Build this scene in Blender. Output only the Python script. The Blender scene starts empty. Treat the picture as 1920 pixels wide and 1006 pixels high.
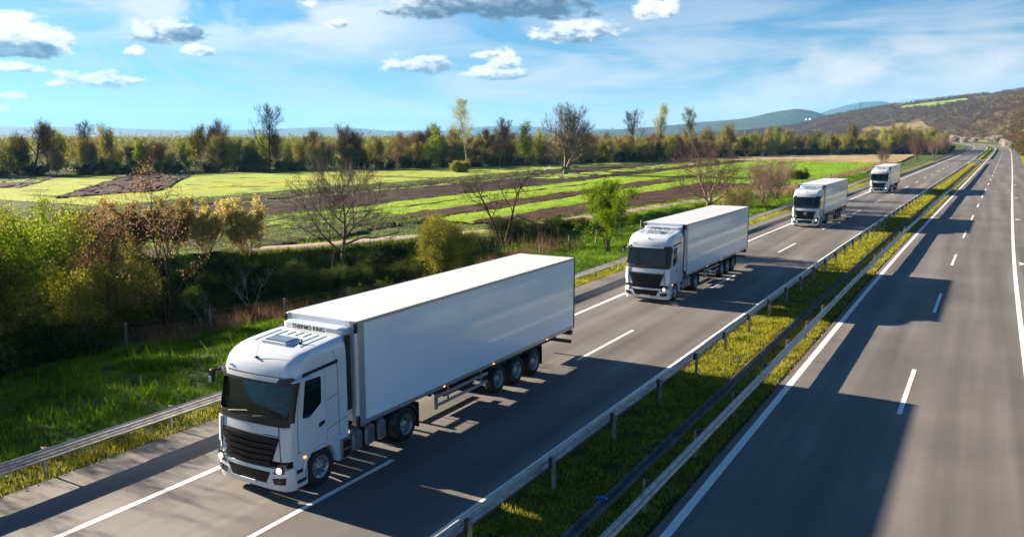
import bpy, math, random
import numpy as np
from math import sin, cos, pi, radians
SC = bpy.context.scene
COL = SC.collection

# ------------------------------------------------------------------ camera
cam_d = bpy.data.cameras.new("camera")
cam = bpy.data.objects.new("camera", cam_d)
COL.objects.link(cam)
cam.location = (0, 0, 8.976)
cam.rotation_euler = (radians(90 - 9.145), 0, radians(29.403))
cam_d.sensor_width = 36
cam_d.lens = 29.27
cam_d.clip_start = 0.1
cam_d.clip_end = 40000
SC.camera = cam

# ------------------------------------------------------------------ view
SC.view_settings.view_transform = 'Standard'
SC.view_settings.look = 'None'
SC.view_settings.gamma = 1
SC.view_settings.use_curve_mapping = False
SC.view_settings.exposure = 2.33
SC.cycles.use_denoising = True
SC.cycles.max_bounces = 6
SC.cycles.transparent_max_bounces = 12
SC.cycles.volume_bounces = 0

# ------------------------------------------------------------------ sun
SUN_EL = radians(17.5)
sd = bpy.data.lights.new("sun", 'SUN')
sd.energy = 5.0
sd.angle = radians(0.5)
sd.color = (1.0, 0.84, 0.64)
sun = bpy.data.objects.new("sun", sd)
COL.objects.link(sun)
sun.location = (-60, 5, 40)
sun.rotation_euler = (0, -(pi / 2 - SUN_EL), radians(-0.9))   # light travels toward +X and down

# ------------------------------------------------------------------ sky
W = bpy.data.worlds.new("World")
SC.world = W
W.use_nodes = True
nt = W.node_tree
nt.nodes.clear()
SKY_STRENGTH = 0.05


class NB:
    """small node-building helper"""
    def __init__(s, tree): s.t = tree
    def n(s, typ, **kw):
        nd = s.t.nodes.new(typ)
        for k, v in kw.items(): setattr(nd, k, v)
        return nd
    def put(s, inp, v):
        if isinstance(v, bpy.types.NodeSocket): s.t.links.new(v, inp)
        elif v is not None: inp.default_value = v
    def m(s, op, a, b=None, c=None, clamp=False):
        nd = s.n('ShaderNodeMath', operation=op); nd.use_clamp = clamp
        s.put(nd.inputs[0], a); s.put(nd.inputs[1], b); s.put(nd.inputs[2], c)
        return nd.outputs[0]
    def mix(s, f, a, b, blend='MIX'):
        nd = s.n('ShaderNodeMix', data_type='RGBA', blend_type=blend)
        s.put(nd.inputs[0], f); s.put(nd.inputs[6], a); s.put(nd.inputs[7], b)
        return nd.outputs[2]
    def noise(s, vec, scale, detail=4, rough=.5, dist=0., out=0):
        nd = s.n('ShaderNodeTexNoise')
        if vec is not None: s.put(nd.inputs['Vector'], vec)
        nd.inputs['Scale'].default_value = scale
        nd.inputs['Detail'].default_value = detail
        nd.inputs['Roughness'].default_value = rough
        nd.inputs['Distortion'].default_value = dist
        return nd.outputs[out]
    def ramp(s, f, stops):
        nd = s.n('ShaderNodeValToRGB')
        e = nd.color_ramp.elements
        while len(e) < len(stops): e.new(.5)
        for i, (p, c) in enumerate(stops):
            e[i].position = p; e[i].color = (*c, 1) if len(c) == 3 else c
        s.put(nd.inputs[0], f)
        return nd.outputs[0]
    def smooth(s, v, lo, hi):
        nd = s.n('ShaderNodeMapRange', interpolation_type='SMOOTHSTEP')
        s.put(nd.inputs[0], v); nd.inputs[1].default_value = lo; nd.inputs[2].default_value = hi
        return nd.outputs[0]
    def scale(s, vec, k):
        nd = s.n('ShaderNodeVectorMath', operation='MULTIPLY')
        s.put(nd.inputs[0], vec); nd.inputs[1].default_value = k
        return nd.outputs[0]


def rgba(c): return (*c, 1)


b = NB(nt)
sky = b.n('ShaderNodeTexSky', sky_type='NISHITA')
sky.sun_disc = False
sky.sun_elevation = SUN_EL
sky.sun_rotation = radians(-89.1)
sky.altitude = 200
sky.air_density = 1.0
sky.dust_density = 0.35
sky.ozone_density = 3.5
tc = b.n('ShaderNodeTexCoord').outputs['Generated']
sep = b.n('ShaderNodeSeparateXYZ'); nt.links.new(tc, sep.inputs[0])
dx, dy, dz = sep.outputs
AZ = b.m('ARCTAN2', b.m('MULTIPLY', dx, -1), dy)
EL = b.m('ARCSINE', dz)
cmb = b.n('ShaderNodeCombineXYZ'); b.put(cmb.inputs[0], AZ); b.put(cmb.inputs[1], b.m('MULTIPLY', EL, 1.5))
P = cmb.outputs[0]
cm2 = b.n('ShaderNodeCombineXYZ'); b.put(cm2.inputs[0], AZ); b.put(cm2.inputs[1], b.m('MULTIPLY', EL, 5.0))
PS = cm2.outputs[0]
base = b.mix(1.0, sky.outputs[0], rgba((0.165, 0.37, 0.51)), 'MULTIPLY')
# thin high veil and streaky cirrus, thicker towards the horizon and towards the right of the photo
veil_n = b.noise(PS, 4.6, 7, .6, .7)
veil2 = b.noise(b.scale(P, (1, 2.2, 1)), 5.2, 6, .58, .7)
low = b.smooth(EL, .17, .0)
rightness = b.smooth(AZ, .95, .35)
v = b.m('MULTIPLY', b.smooth(veil_n, .36, .66), b.m('MULTIPLY_ADD', rightness, .62, .38))
v = b.m('MULTIPLY', v, b.m('MULTIPLY', b.m('MULTIPLY_ADD', low, 1.0, .45), b.smooth(EL, .5, .15)), clamp=True)
vl = b.m('MULTIPLY', b.smooth(veil2, .36, .58), b.smooth(EL, .062, .12))
vl = b.m('MULTIPLY', vl, b.m('MULTIPLY', b.smooth(AZ, .54, .70), b.smooth(EL, .45, .2)), clamp=True)
VE = 2.95      # veil radiance before the world strength
col = b.mix(b.m('MULTIPLY', v, .85), base, rgba((VE, VE * 1.05, VE * 1.12)))
col = b.mix(b.m('MULTIPLY', vl, .9), col, rgba((3.5, 3.65, 3.8)))
hz = b.m('MULTIPLY', b.smooth(EL, .105, .01), b.m('MULTIPLY_ADD', b.smooth(AZ, .86, .52), .72, .12), clamp=True)
hz = b.m('MULTIPLY', hz, b.m('MULTIPLY_ADD', b.smooth(veil_n, .38, .60), .5, .62), clamp=True)
col = b.mix(hz, col, rgba((2.7, 2.95, 3.15)))
# soft crepuscular rays fanning down from the cloud by the sun
ra = b.m('ARCTAN2', b.m('SUBTRACT', .17, EL), b.m('SUBTRACT', 1.03, AZ))
cr_ = b.n('ShaderNodeCombineXYZ'); b.put(cr_.inputs[0], b.m('MULTIPLY', ra, 5.5))
rays = b.smooth(b.noise(cr_.outputs[0], 1.6, 3, .5), .42, .62)
rays = b.m('MULTIPLY', rays, b.m('MULTIPLY', b.smooth(EL, .13, .07), b.smooth(AZ, .68, .82)))
rays = b.m('MULTIPLY', rays, b.smooth(EL, .0, .05))
col = b.mix(b.m('MULTIPLY', rays, .4), col, rgba((2.3, 2.8, 3.1)))
# soft towering cumulus far off at the right
tw = b.noise(P, 7.0, 7, .55, .3)
twm = b.m('MULTIPLY', b.smooth(tw, .40, .56), b.m('MULTIPLY', b.smooth(AZ, .42, .16), b.m('MULTIPLY', b.smooth(EL, .135, .07), b.smooth(EL, -.01, .03))))
col = b.mix(b.m('MULTIPLY', twm, .95), col, b.ramp(b.noise(P, 16, 5, .6), [(.3, (2.4, 2.65, 2.95)), (.7, (3.9, 3.7, 3.6))]))
# the separate cumulus clouds: azimuth, elevation, half width, half height, how dark its base is
CL = [(0.4388, 0.1131, 0.0565, 0.0165, .45), (0.3587, 0.1388, 0.0193, 0.0173, .10), (0.3328, 0.1371, 0.0119, 0.0126, .10),
      (0.6214, 0.0781, 0.0446, 0.0120, .45), (0.5332, 0.0677, 0.0388, 0.0109, .40), (0.5225, 0.0822, 0.0187, 0.0132, .20),
      (0.5475, 0.0906, 0.0187, 0.0054, .20), (0.7137, 0.1227, 0.0191, 0.0069, .10), (0.9634, 0.0566, 0.0388, 0.0110, .30),
      (0.9274, 0.0564, 0.0105, 0.0050, .10), (0.8967, 0.1074, 0.0368, 0.0165, .35), (0.8778, 0.1082, 0.0196, 0.0122, .80),
      (0.8626, 0.0897, 0.0166, 0.0079, .10), (0.9269, 0.0869, 0.0115, 0.0055, .10), (1.0371, 0.0962, 0.0600, 0.0240, .0),
      (0.9992, 0.0986, 0.0246, 0.0148, .0), (1.0357, 0.0830, 0.0358, 0.0115, 1.0), (1.0395, 0.0659, 0.0227, 0.0074, .05),
      (1.0050, 0.0511, 0.0098, 0.0027, .10), (1.0441, 0.0383, 0.0141, 0.0042, .0), (1.0545, 0.0249, 0.0093, 0.0048, .0),
      (0.5471, 0.1540, 0.1450, 0.0330, .1), (0.5300, 0.1450, 0.1250, 0.0230, 1.05), (0.6350, 0.1600, 0.0450, 0.0200, .3)]
nA = b.noise(b.scale(P, (1, 1.3, 1)), 22, 8, .62, .25)
nB = b.noise(b.scale(P, (1, 1.3, 1)), 60, 5, .6)
nn = b.m('ADD', b.m('MULTIPLY', nA, .8), b.m('MULTIPLY', nB, .2))
for (a0, e0, rx, ry, dk) in CL:
    ux = b.m('DIVIDE', b.m('SUBTRACT', AZ, a0), rx)
    uy = b.m('DIVIDE', b.m('SUBTRACT', EL, e0), ry)
    uyf = b.m('MAXIMUM', uy, b.m('MULTIPLY', uy, -1.45))
    r = b.m('SQRT', b.m('ADD', b.m('MULTIPLY', ux, ux), b.m('MULTIPLY', uyf, uyf)))
    dd = b.m('MULTIPLY_ADD', b.m('SUBTRACT', .5, nn), 3.4, r)
    den = b.smooth(dd, 1.12, .72)
    lit = b.m('ADD', b.m('MULTIPLY_ADD', uy, .38, .74 - dk * .62), b.m('MULTIPLY', b.m('SUBTRACT', nB, .5), 1.6))
    lit = b.m('ADD', lit, b.m('MULTIPLY', ux, .14), clamp=True)
    ccol = b.ramp(lit, [(0, (.30, .58, .92)), (.35, (1.15, 1.6, 2.05)), (.6, (3.7, 3.8, 3.95)), (1, (4.9, 4.8, 4.7))])
    col = b.mix(den, col, ccol)
bg = b.n('ShaderNodeBackground'); bg.inputs['Strength'].default_value = SKY_STRENGTH
nt.links.new(col, bg.inputs['Color'])
wo = b.n('ShaderNodeOutputWorld'); nt.links.new(bg.outputs[0], wo.inputs['Surface'])
W.cycles.sampling_method = 'AUTOMATIC'


# ================================================================== helpers
def tag(o, label=None, cat=None, group=None, kind=None):
    if label: o['label'] = label
    if cat: o['category'] = cat
    if group: o['group'] = group
    if kind: o['kind'] = kind
    return o


def empty(name, loc=(0, 0, 0), rz=0, label=None, cat=None, group=None, parent=None):
    o = bpy.data.objects.new(name, None)
    o.empty_display_size = .2
    COL.objects.link(o)
    o.location = loc; o.rotation_euler = (0, 0, rz)
    if parent: o.parent = parent
    return tag(o, label, cat, group)


def link(name, me, parent=None, mats=None):
    o = bpy.data.objects.new(name, me)
    COL.objects.link(o)
    if mats is not None:
        for m_ in (mats if isinstance(mats, (list, tuple)) else [mats]): me.materials.append(m_)
    if parent: o.parent = parent
    return o


def np_mesh(name, V, F, mi=None, smooth=False):
    """V (n,3), F (m,k) arrays"""
    V = np.asarray(V, dtype=np.float32).reshape(-1, 3); F = np.asarray(F, dtype=np.int32)
    me = bpy.data.meshes.new(name)
    k = F.shape[1]
    me.vertices.add(len(V)); me.vertices.foreach_set('co', V.ravel())
    me.loops.add(F.size); me.loops.foreach_set('vertex_index', F.ravel())
    me.polygons.add(len(F))
    me.polygons.foreach_set('loop_start', np.arange(0, F.size, k, dtype=np.int32))
    me.polygons.foreach_set('loop_total', np.full(len(F), k, dtype=np.int32))
    if mi is not None: me.polygons.foreach_set('material_index', np.asarray(mi, dtype=np.int32))
    me.polygons.foreach_set('use_smooth', np.full(len(F), smooth))
    me.update(calc_edges=True)
    return me


class MB:
    def __init__(s): s.v = []; s.f = []; s.sm = []
    def add(s, vs, fs, smooth=False):
        o = len(s.v); s.v += [tuple(map(float, q)) for q in vs]
        s.f += [tuple(i + o for i in f) for f in fs]; s.sm += [smooth] * len(fs)
        return s
    def box(s, x0, x1, y0, y1, z0, z1, ch=0):
        if ch <= 0:
            v = [(x, y, z) for z in (z0, z1) for y in (y0, y1) for x in (x0, x1)]
            return s.add(v, [(0, 2, 3, 1), (4, 5, 7, 6), (0, 1, 5, 4), (2, 6, 7, 3), (0, 4, 6, 2), (1, 3, 7, 5)])
        # chamfered box: three stacks of an 8-gon
        def ring(i, z):
            a0, a1, c0, c1 = x0 + i, x1 - i, y0 + i, y1 - i
            return [(a0 + ch, c0, z), (a1 - ch, c0, z), (a1, c0 + ch, z), (a1, c1 - ch, z), (a1 - ch, c1, z), (a0 + ch, c1, z), (a0, c1 - ch, z), (a0, c0 + ch, z)]
        v = ring(ch, z0) + ring(0, z0 + ch) + ring(0, z1 - ch) + ring(ch, z1)
        f = [tuple(range(7, -1, -1)), tuple(range(24, 32))]
        for k in range(3):
            for i in range(8):
                j = (i + 1) % 8
                f.append((k * 8 + i, k * 8 + j, k * 8 + 8 + j, k * 8 + 8 + i))
        return s.add(v, f)
    def lathe_x(s, prof, cx, cy, cz, n=28, a0=0, a1=2 * pi, smooth=True):
        """prof: list of (x offset, radius), revolved about the X axis"""
        full = abs(a1 - a0 - 2 * pi) < 1e-6
        m_ = n if full else n + 1
        v = []
        for i in range(m_):
            a = a0 + (a1 - a0) * i / n
            for (px, r) in prof: v.append((cx + px, cy + r * cos(a), cz + r * sin(a)))
        k = len(prof); f = []
        for i in range(n):
            j = (i + 1) % m_
            for q in range(k - 1):
                f.append((i * k + q, j * k + q, j * k + q + 1, i * k + q + 1))
        return s.add(v, f, smooth)
    def cyl(s, p0, p1, r0, r1=None, n=10, smooth=True, caps=True):
        r1 = r0 if r1 is None else r1
        p0 = np.array(p0, float); p1 = np.array(p1, float)
        d = p1 - p0; d /= np.linalg.norm(d) + 1e-9
        u = np.cross(d, (0, 0, 1)) if abs(d[2]) < .9 else np.cross(d, (1, 0, 0)); u /= np.linalg.norm(u); w = np.cross(d, u)
        v = []
        for (p, r) in ((p0, r0), (p1, r1)):
            for i in range(n):
                a = 2 * pi * i / n; v.append(p + r * (cos(a) * u + sin(a) * w))
        f = [(i, (i + 1) % n, n + (i + 1) % n, n + i) for i in range(n)]
        s.add(v, f, smooth)
        if caps: s.add(v, [tuple(range(n - 1, -1, -1)), tuple(range(n, 2 * n))])
        return s
    def grid(s, rows, smooth=True, skip=None):
        """rows: list of equally long point lists"""
        n = len(rows[0]); v = [q for r in rows for q in r]; f = []
        for i in range(len(rows) - 1):
            for j in range(n - 1):
                if skip and skip(i, j): continue
                f.append((i * n + j, i * n + j + 1, (i + 1) * n + j + 1, (i + 1) * n + j))
        return s.add(v, f, smooth)
    def build(s, name, mat_, parent=None):
        me = bpy.data.meshes.new(name)
        me.from_pydata(s.v, [], s.f)
        me.polygons.foreach_set('use_smooth', s.sm)
        me.update()
        return link(name, me, parent, mat_)


def copy_tree(o, parent=None):
    c = o.copy(); COL.objects.link(c); c.parent = parent
    if parent is not None and 'label' in c.keys() and parent is None: pass
    for ch in o.children: copy_tree(ch, c)
    return c


# ------------------------------------------------------------------ materials
def mat(name, c, rough=.6, metal=0., spec=.5, coat=0., bump=0., bscale=20., vary=0., vscale=3., c2=None, emit=None, estr=0):
    m_ = bpy.data.materials.new(name); m_.use_nodes = True
    t = m_.node_tree; n_ = NB(t); p = t.nodes['Principled BSDF']
    p.inputs['Base Color'].default_value = rgba(c)
    p.inputs['Roughness'].default_value = rough; p.inputs['Metallic'].default_value = metal
    p.inputs['Specular IOR Level'].default_value = spec
    p.inputs['Coat Weight'].default_value = coat; p.inputs['Coat Roughness'].default_value = .06
    pos = n_.n('ShaderNodeNewGeometry').outputs['Position']
    if vary or c2:
        nz = n_.noise(pos, vscale, 6, .6)
        c2 = c2 or tuple(x * (1 - vary) for x in c)
        t.links.new(n_.ramp(nz, [(.32, c2), (.68, c)]), p.inputs['Base Color'])
    if bump:
        bn = n_.n('ShaderNodeBump'); bn.inputs['Strength'].default_value = bump; bn.inputs['Distance'].default_value = .05
        t.links.new(n_.noise(pos, bscale, 5, .6), bn.inputs['Height']); t.links.new(bn.outputs[0], p.inputs['Normal'])
    if emit:
        p.inputs['Emission Color'].default_value = rgba(emit); p.inputs['Emission Strength'].default_value = estr
    return m_


def leafmat(name, ca, cb, cc, scale=1.2, trans=.45, objrand=.25, fine=9.):
    """leaf / blade surface: colour varies in patches, from plant to plant and from leaf to leaf"""
    m_ = bpy.data.materials.new(name); m_.use_nodes = True
    t = m_.node_tree; n_ = NB(t); t.nodes.clear()
    geo = n_.n('ShaderNodeNewGeometry')
    oi = n_.n('ShaderNodeObjectInfo')
    f = n_.m('ADD', n_.m('MULTIPLY', n_.noise(geo.outputs['Position'], scale, 5, .6), .65), n_.m('MULTIPLY', n_.noise(geo.outputs['Position'], fine, 2, .5), .35))
    f = n_.m('ADD', f, n_.m('MULTIPLY', n_.m('SUBTRACT', oi.outputs['Random'], .5), objrand))
    c_ = n_.ramp(f, [(.34, ca), (.5, cb), (.66, cc)])
    d = n_.n('ShaderNodeBsdfDiffuse'); t.links.new(c_, d.inputs[0])
    tr = n_.n('ShaderNodeBsdfTranslucent'); t.links.new(c_, tr.inputs[0])
    mx = n_.n('ShaderNodeMixShader'); mx.inputs[0].default_value = trans
    t.links.new(d.outputs[0], mx.inputs[1]); t.links.new(tr.outputs[0], mx.inputs[2])
    o = n_.n('ShaderNodeOutputMaterial'); t.links.new(mx.outputs[0], o.inputs[0])
    return m_


def groundmat(name, stops, s1=.25, s2=3., bump=.6, bs=12., stretch=(1, 1, 1), w=.5):
    m_ = bpy.data.materials.new(name); m_.use_nodes = True
    t = m_.node_tree; n_ = NB(t); p = t.nodes['Principled BSDF']
    p.inputs['Roughness'].default_value = .95; p.inputs['Specular IOR Level'].default_value = .15
    pos = n_.scale(n_.n('ShaderNodeNewGeometry').outputs['Position'], stretch)
    a = n_.noise(pos, s1, 6, .6); c = n_.noise(pos, s2, 6, .65)
    f = n_.m('ADD', n_.m('MULTIPLY', a, w), n_.m('MULTIPLY', c, 1 - w))
    t.links.new(n_.ramp(f, stops), p.inputs['Base Color'])
    bn = n_.n('ShaderNodeBump'); bn.inputs['Strength'].default_value = bump; bn.inputs['Distance'].default_value = .12
    t.links.new(n_.noise(pos, bs, 5, .7), bn.inputs['Height']); t.links.new(bn.outputs[0], p.inputs['Normal'])
    return m_


# ================================================================== the lie of the land
CY = np.array([-60, 0, 60, 100, 150, 200, 300, 400, 500, 600, 690, 770, 850, 950, 1080, 1250, 1500, 2000, 9000.])
CX = np.array([.44, 0, .44, 1.2, 2.3, 3.45, 5.6, 7.7, 9.6, 11.0, 10.9, 8.3, 2.0, -12, -45, -105, -230, -600, -6000.])
_cy = np.arange(-60, 9000, 5.)
_cx = np.interp(_cy, CY, CX)
_k = np.hanning(13); _k /= _k.sum()
_cs = np.convolve(np.pad(_cx, 6, mode='edge'), _k, mode='valid')


def cfun(y): return np.interp(y, _cy, _cs)


TRY = np.array([-40, 0, 20, 38.5, 42.9, 48.2, 55.9, 62.2, 66.7, 79.9, 91, 104.9, 122, 138, 150, 172, 400.])
TRX = np.array([-111, -82, -67, -53.2, -49.9, -46.4, -42.7, -39.8, -37.8, -35.6, -34.3, -32.3, -29.7, -27.5, -26.8, -26.5, -20.])


def xt(y): return np.interp(y, TRY, TRX)


def sst(a, lo, hi):
    t = np.clip((a - lo) / (hi - lo), 0, 1); return t * t * (3 - 2 * t)


def hnoise(x, y):
    return (np.sin(x * .9 + 1.3 * np.sin(y * .7)) * np.sin(y * 1.1 + np.sin(x * .6 + 1)) + .5 * np.sin(x * 2.3 + y * 1.7) * np.sin(y * 2.9 - x * 1.3 + 2))


def hgt(X, Y):
    """ground height at world X, Y"""
    X = np.asarray(X, float); Y = np.asarray(Y, float)
    lat = X - cfun(Y)
    x_t = xt(Y)
    a = (-22.6 - X) / np.maximum(-22.6 - x_t, .5)
    depth = -2.2 * (1 - sst(Y, 50, 64)) - .75 * sst(Y, 50, 64) * (1 - sst(Y, 85, 110)) - .25 * sst(Y, 85, 110) * (1 - sst(Y, 135, 155))
    wdt = np.maximum(-22.6 - x_t, 1)
    bankw = 2.6 / wdt
    prof = sst(a, .02, .5) * (1 - sst(a, 1 - bankw, 1 - .25 * bankw))
    left = depth * prof
    nz = hnoise(X, Y) * .07 * sst(a, .05, .25)
    z = np.where(lat < -21.0, left + nz, 0.)
    z = np.where((lat > -9.9) & (lat < -6.15), -.05 + .025 * hnoise(X * 3, Y * 3) - .25 * (np.abs(lat + 7.72) < .18) * (Y < 304), z)
    z = np.where(lat > 4.6, .02 + .10 * np.clip(lat - 4.6, 0, 12), z)
    rd = ((lat >= -21.0) & (lat <= -9.9)) | ((lat >= -6.15) & (lat <= 4.7))
    z = np.where(rd, -.12, z)
    return z - .03


def sheet(name, mat_, lats, ys, zoff=.0, relief=0, world=False, kind='structure', hf=None):
    """a sheet following the road: lats (or world X when world) x ys"""
    L_, Y_ = np.meshgrid(np.asarray(lats, float), np.asarray(ys, float))
    X_ = L_ if world else L_ + cfun(Y_)
    Z_ = (hgt(X_, Y_) if hf is None else hf(X_, Y_)) + zoff
    if relief: Z_ = Z_ + relief * (np.random.RandomState(len(name)).rand(*Z_.shape) - .5)
    V = np.stack([X_, Y_, Z_], -1).reshape(-1, 3)
    n = L_.shape[1]; i, j = np.meshgrid(np.arange(L_.shape[0] - 1), np.arange(n - 1), indexing='ij')
    q = (i * n + j).ravel()
    F = np.stack([q, q + 1, q + n + 1, q + n], 1)
    o = link(name, np_mesh(name, V, F, smooth=True), None, mat_)
    return tag(o, kind=kind)


ZERO = lambda X, Y: np.zeros_like(X)
M = {}
M['soil_far'] = groundmat('plain', [(.35, (.055, .05, .022)), (.5, (.10, .12, .035)), (.62, (.14, .12, .06))], .02, .3, .4, 2)
M['verge'] = groundmat('verge_ground', [(.36, (.022, .020, .009)), (.48, (.04, .068, .010)), (.62, (.10, .16, .018))], .5, 5, .9, 18)
M['median'] = groundmat('median_ground', [(.34, (.06, .045, .025)), (.48, (.12, .12, .03)), (.64, (.20, .22, .04))], 1.2, 9, .9, 22)

ys_near = np.concatenate([np.arange(-40, 0, 2.), np.arange(0, 90, .7), np.arange(90, 180, 1.6), np.arange(180, 420, 6), np.arange(420, 1300, 20)])
lat_near = np.concatenate([np.arange(-230, -110, 12.), np.arange(-110, -56, 3.), np.arange(-56, -21.2, .6), [-21.0, -20.9, -9.92, -9.86, -9.6], [-9.3, -9.0, -8.7, -8.4, -8.15, -7.92, -7.88, -7.56, -7.52, -7.25, -7.0, -6.7, -6.4, -6.25], [-6.15, -6.05, 4.5, 4.62, 4.8, 5.5, 7, 10, 16, 30, 60, 120, 240]])
sheet('ground', M['verge'], lat_near, ys_near)
# the wider plain out to the horizon, lying under the detailed ground
R_ = np.array([30, 60, 120, 250, 500, 900, 1500, 2500, 4500, 8000, 11800.]); T_ = np.linspace(0, 2 * pi, 65)
V = [(r * cos(t), r * sin(t), -3.2 if r < 200 else -.45 if r > 300 else -1.5) for r in R_ for t in T_[:-1]]
V = [(0, 0, -3.2)] + V; F3 = []
for i in range(len(R_) - 1):
    for j in range(64):
        F3.append((1 + i * 64 + j, 1 + i * 64 + (j + 1) % 64, 1 + (i + 1) * 64 + (j + 1) % 64, 1 + (i + 1) * 64 + j))
F3 += [(0, 0, 1 + (j + 1) % 64, 1 + j) for j in range(0)]
tag(link('plain_ground', np_mesh('plain_ground', V, F3), None, M['soil_far']), kind='structure')


# ------------------------------------------------------------------ asphalt
def asphalt(name, tone=1.0):
    m_ = bpy.data.materials.new(name); m_.use_nodes = True
    t = m_.node_tree; n_ = NB(t); p = t.nodes['Principled BSDF']
    pos = n_.n('ShaderNodeNewGeometry').outputs['Position']
    stre = n_.scale(pos, (1, .03, 1))
    a = n_.noise(stre, .9, 4, .5)            # long wear bands along the lanes
    g = n_.noise(pos, 38, 3, .7)             # stone grain
    l = n_.noise(pos, .16, 5, .6)
    f = n_.m('ADD', n_.m('ADD', n_.m('MULTIPLY', a, .46), n_.m('MULTIPLY', g, .28)), n_.m('MULTIPLY', l, .26))
    c0 = tuple(x * tone for x in (.062, .058, .057)); c1 = tuple(x * tone for x in (.116, .109, .104)); c2 = tuple(x * tone for x in (.195, .180, .166))
    c_ = n_.ramp(f, [(.36, c0), (.5, c1), (.64, c2)])
    vo = n_.n('ShaderNodeTexVoronoi', feature='DISTANCE_TO_EDGE'); n_.put(vo.inputs['Vector'], n_.scale(pos, (.09, .035, 1))); vo.inputs['Scale'].default_value = 1
    sp = n_.noise(pos, 4.5, 4, .75)
    c_ = n_.mix(n_.m('MULTIPLY', n_.smooth(sp, .66, .74), .45), c_, rgba((.05, .045, .042)))
    t.links.new(c_, p.inputs['Base Color'])
    p.inputs['Roughness'].default_value = .72; p.inputs['Specular IOR Level'].default_value = .35
    bn = n_.n('ShaderNodeBump'); bn.inputs['Strength'].default_value = .35; bn.inputs['Distance'].default_value = .01
    t.links.new(g, bn.inputs['Height']); t.links.new(bn.outputs[0], p.inputs['Normal'])
    return m_


M['asphalt'] = asphalt('asphalt'); M['asphalt2'] = asphalt('asphalt_right', .95); M['shoulder'] = asphalt('asphalt_shoulder', .88)
ys_road = np.concatenate([np.arange(-40, 400, 4.), np.arange(400, 1260, 10)])


def slab(name, mat_, l0, l1, z, y0=-40, y1=1250, th=.14):
    """a road sheet with its own thickness"""
    ys = ys_road[(ys_road > y0) & (ys_road < y1)]; ys = np.concatenate([[y0], ys, [y1]])
    c_ = cfun(ys); V = []
    for y, cx in zip(ys, c_):
        V += [(l0 + cx, y, z - th), (l0 + cx, y, z), (l1 + cx, y, z), (l1 + cx, y, z - th)]
    F = []
    for i in range(len(ys) - 1):
        for k in range(3): F.append((i * 4 + k, (i + 1) * 4 + k, (i + 1) * 4 + k + 1, i * 4 + k + 1))
    o = link(name, np_mesh(name, V, [tuple(reversed(f)) for f in F]), None, mat_)
    return tag(o, kind='structure')


slab('road_left_carriageway', M['asphalt'], -18.55, -9.90, .0)
slab('road_left_shoulder', M['shoulder'], -20.95, -18.552, -.004)
slab('road_right_carriageway', M['asphalt2'], -6.1, 2.25, .0)
slab('road_right_shoulder', M['shoulder'], 2.252, 4.65, -.004)
slab('road_crossover', M['asphalt'], -9.7, -6.0, -.008, 306, 348, .1)


def linemat():
    m_ = bpy.data.materials.new('road_paint'); m_.use_nodes = True
    t = m_.node_tree; n_ = NB(t); p = t.nodes['Principled BSDF']
    pos = n_.n('ShaderNodeNewGeometry').outputs['Position']
    f = n_.m('ADD', n_.m('MULTIPLY', n_.noise(pos, 30, 4, .7), .5), n_.m('MULTIPLY', n_.noise(pos, 2.5, 4, .6), .5))
    t.links.new(n_.ramp(f, [(.30, (.36, .345, .33)), (.46, (.74, .73, .71)), (.7, (.82, .81, .80))]), p.inputs['Base Color'])
    p.inputs['Roughness'].default_value = .55
    w = n_.n('ShaderNodeTexVoronoi'); n_.put(w.inputs['Vector'], pos); w.inputs['Scale'].default_value = 14
    bn = n_.n('ShaderNodeBump'); bn.inputs['Strength'].default_value = .5; bn.inputs['Distance'].default_value = .01
    t.links.new(w.outputs[0], bn.inputs['Height']); t.links.new(bn.outputs[0], p.inputs['Normal'])
    return m_


M['paint'] = linemat()


def stripe(name, lat, w, y0, y1, z=.004):
    ys = np.arange(y0, y1 + .01, max(2., min(8., (y1 - y0) / 3))); ys[-1] = y1
    c_ = cfun(ys); V = []
    for y, cx in zip(ys, c_): V += [(lat - w / 2 + cx, y, z), (lat + w / 2 + cx, y, z)]
    F = [(2 * i, 2 * i + 1, 2 * i + 3, 2 * i + 2) for i in range(len(ys) - 1)]
    o = link(name, np_mesh(name, V, F), None, M['paint'])
    return tag(o, kind='structure')


for lat, w in ((-17.69, .20), (-10.30, .20), (-5.77, .22), (1.76, .22)):
    stripe('road_edge_line', lat, w, -40, 1240)
for k in range(-3, 40):
    y = 28.83 - 18 + 18 * k
    stripe('road_lane_marking', -2.0, .15, y, y + 6)
for k in range(-3, 40):
    y = 29.65 + 18 * k
    stripe('road_lane_marking', -13.90, .15, y, y + 6)
for k in range(-1, 9):
    y = 67.9 + 35.8 * k; cx = float(cfun(y))
    o = MB().add([(1.98 + 0 + cx, y - .75, .001), (2.15 + cx, y, .001), (1.98 + cx, y + .75, .001), (2.62 + cx, y, .001)], [(0, 3, 1), (1, 3, 2)]).build('road_arrow_marking', M['paint'])
    o.data.flip_normals(); o.location.z = .004
    tag(o, kind='structure')

# concrete drain channel in the median
M['concrete'] = mat('concrete', (.20, .19, .18), .9, vary=.6, vscale=2.5, bump=.4, bscale=30)
ysd = np.concatenate([[-30], np.arange(-28, 300, 3.), [303]])
rows = []
for y in ysd:
    cx = float(cfun(y)) - 7.72
    rows.append([(cx - .20, y, -.15), (cx - .18, y, -.06), (cx - .15, y, -.06), (cx - .09, y, -.20), (cx + .09, y, -.20), (cx + .15, y, -.06), (cx + .18, y, -.06), (cx + .20, y, -.15)])
tag(MB().grid(rows, False).build('ground_drain_channel', M['concrete']), kind='structure')
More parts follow.
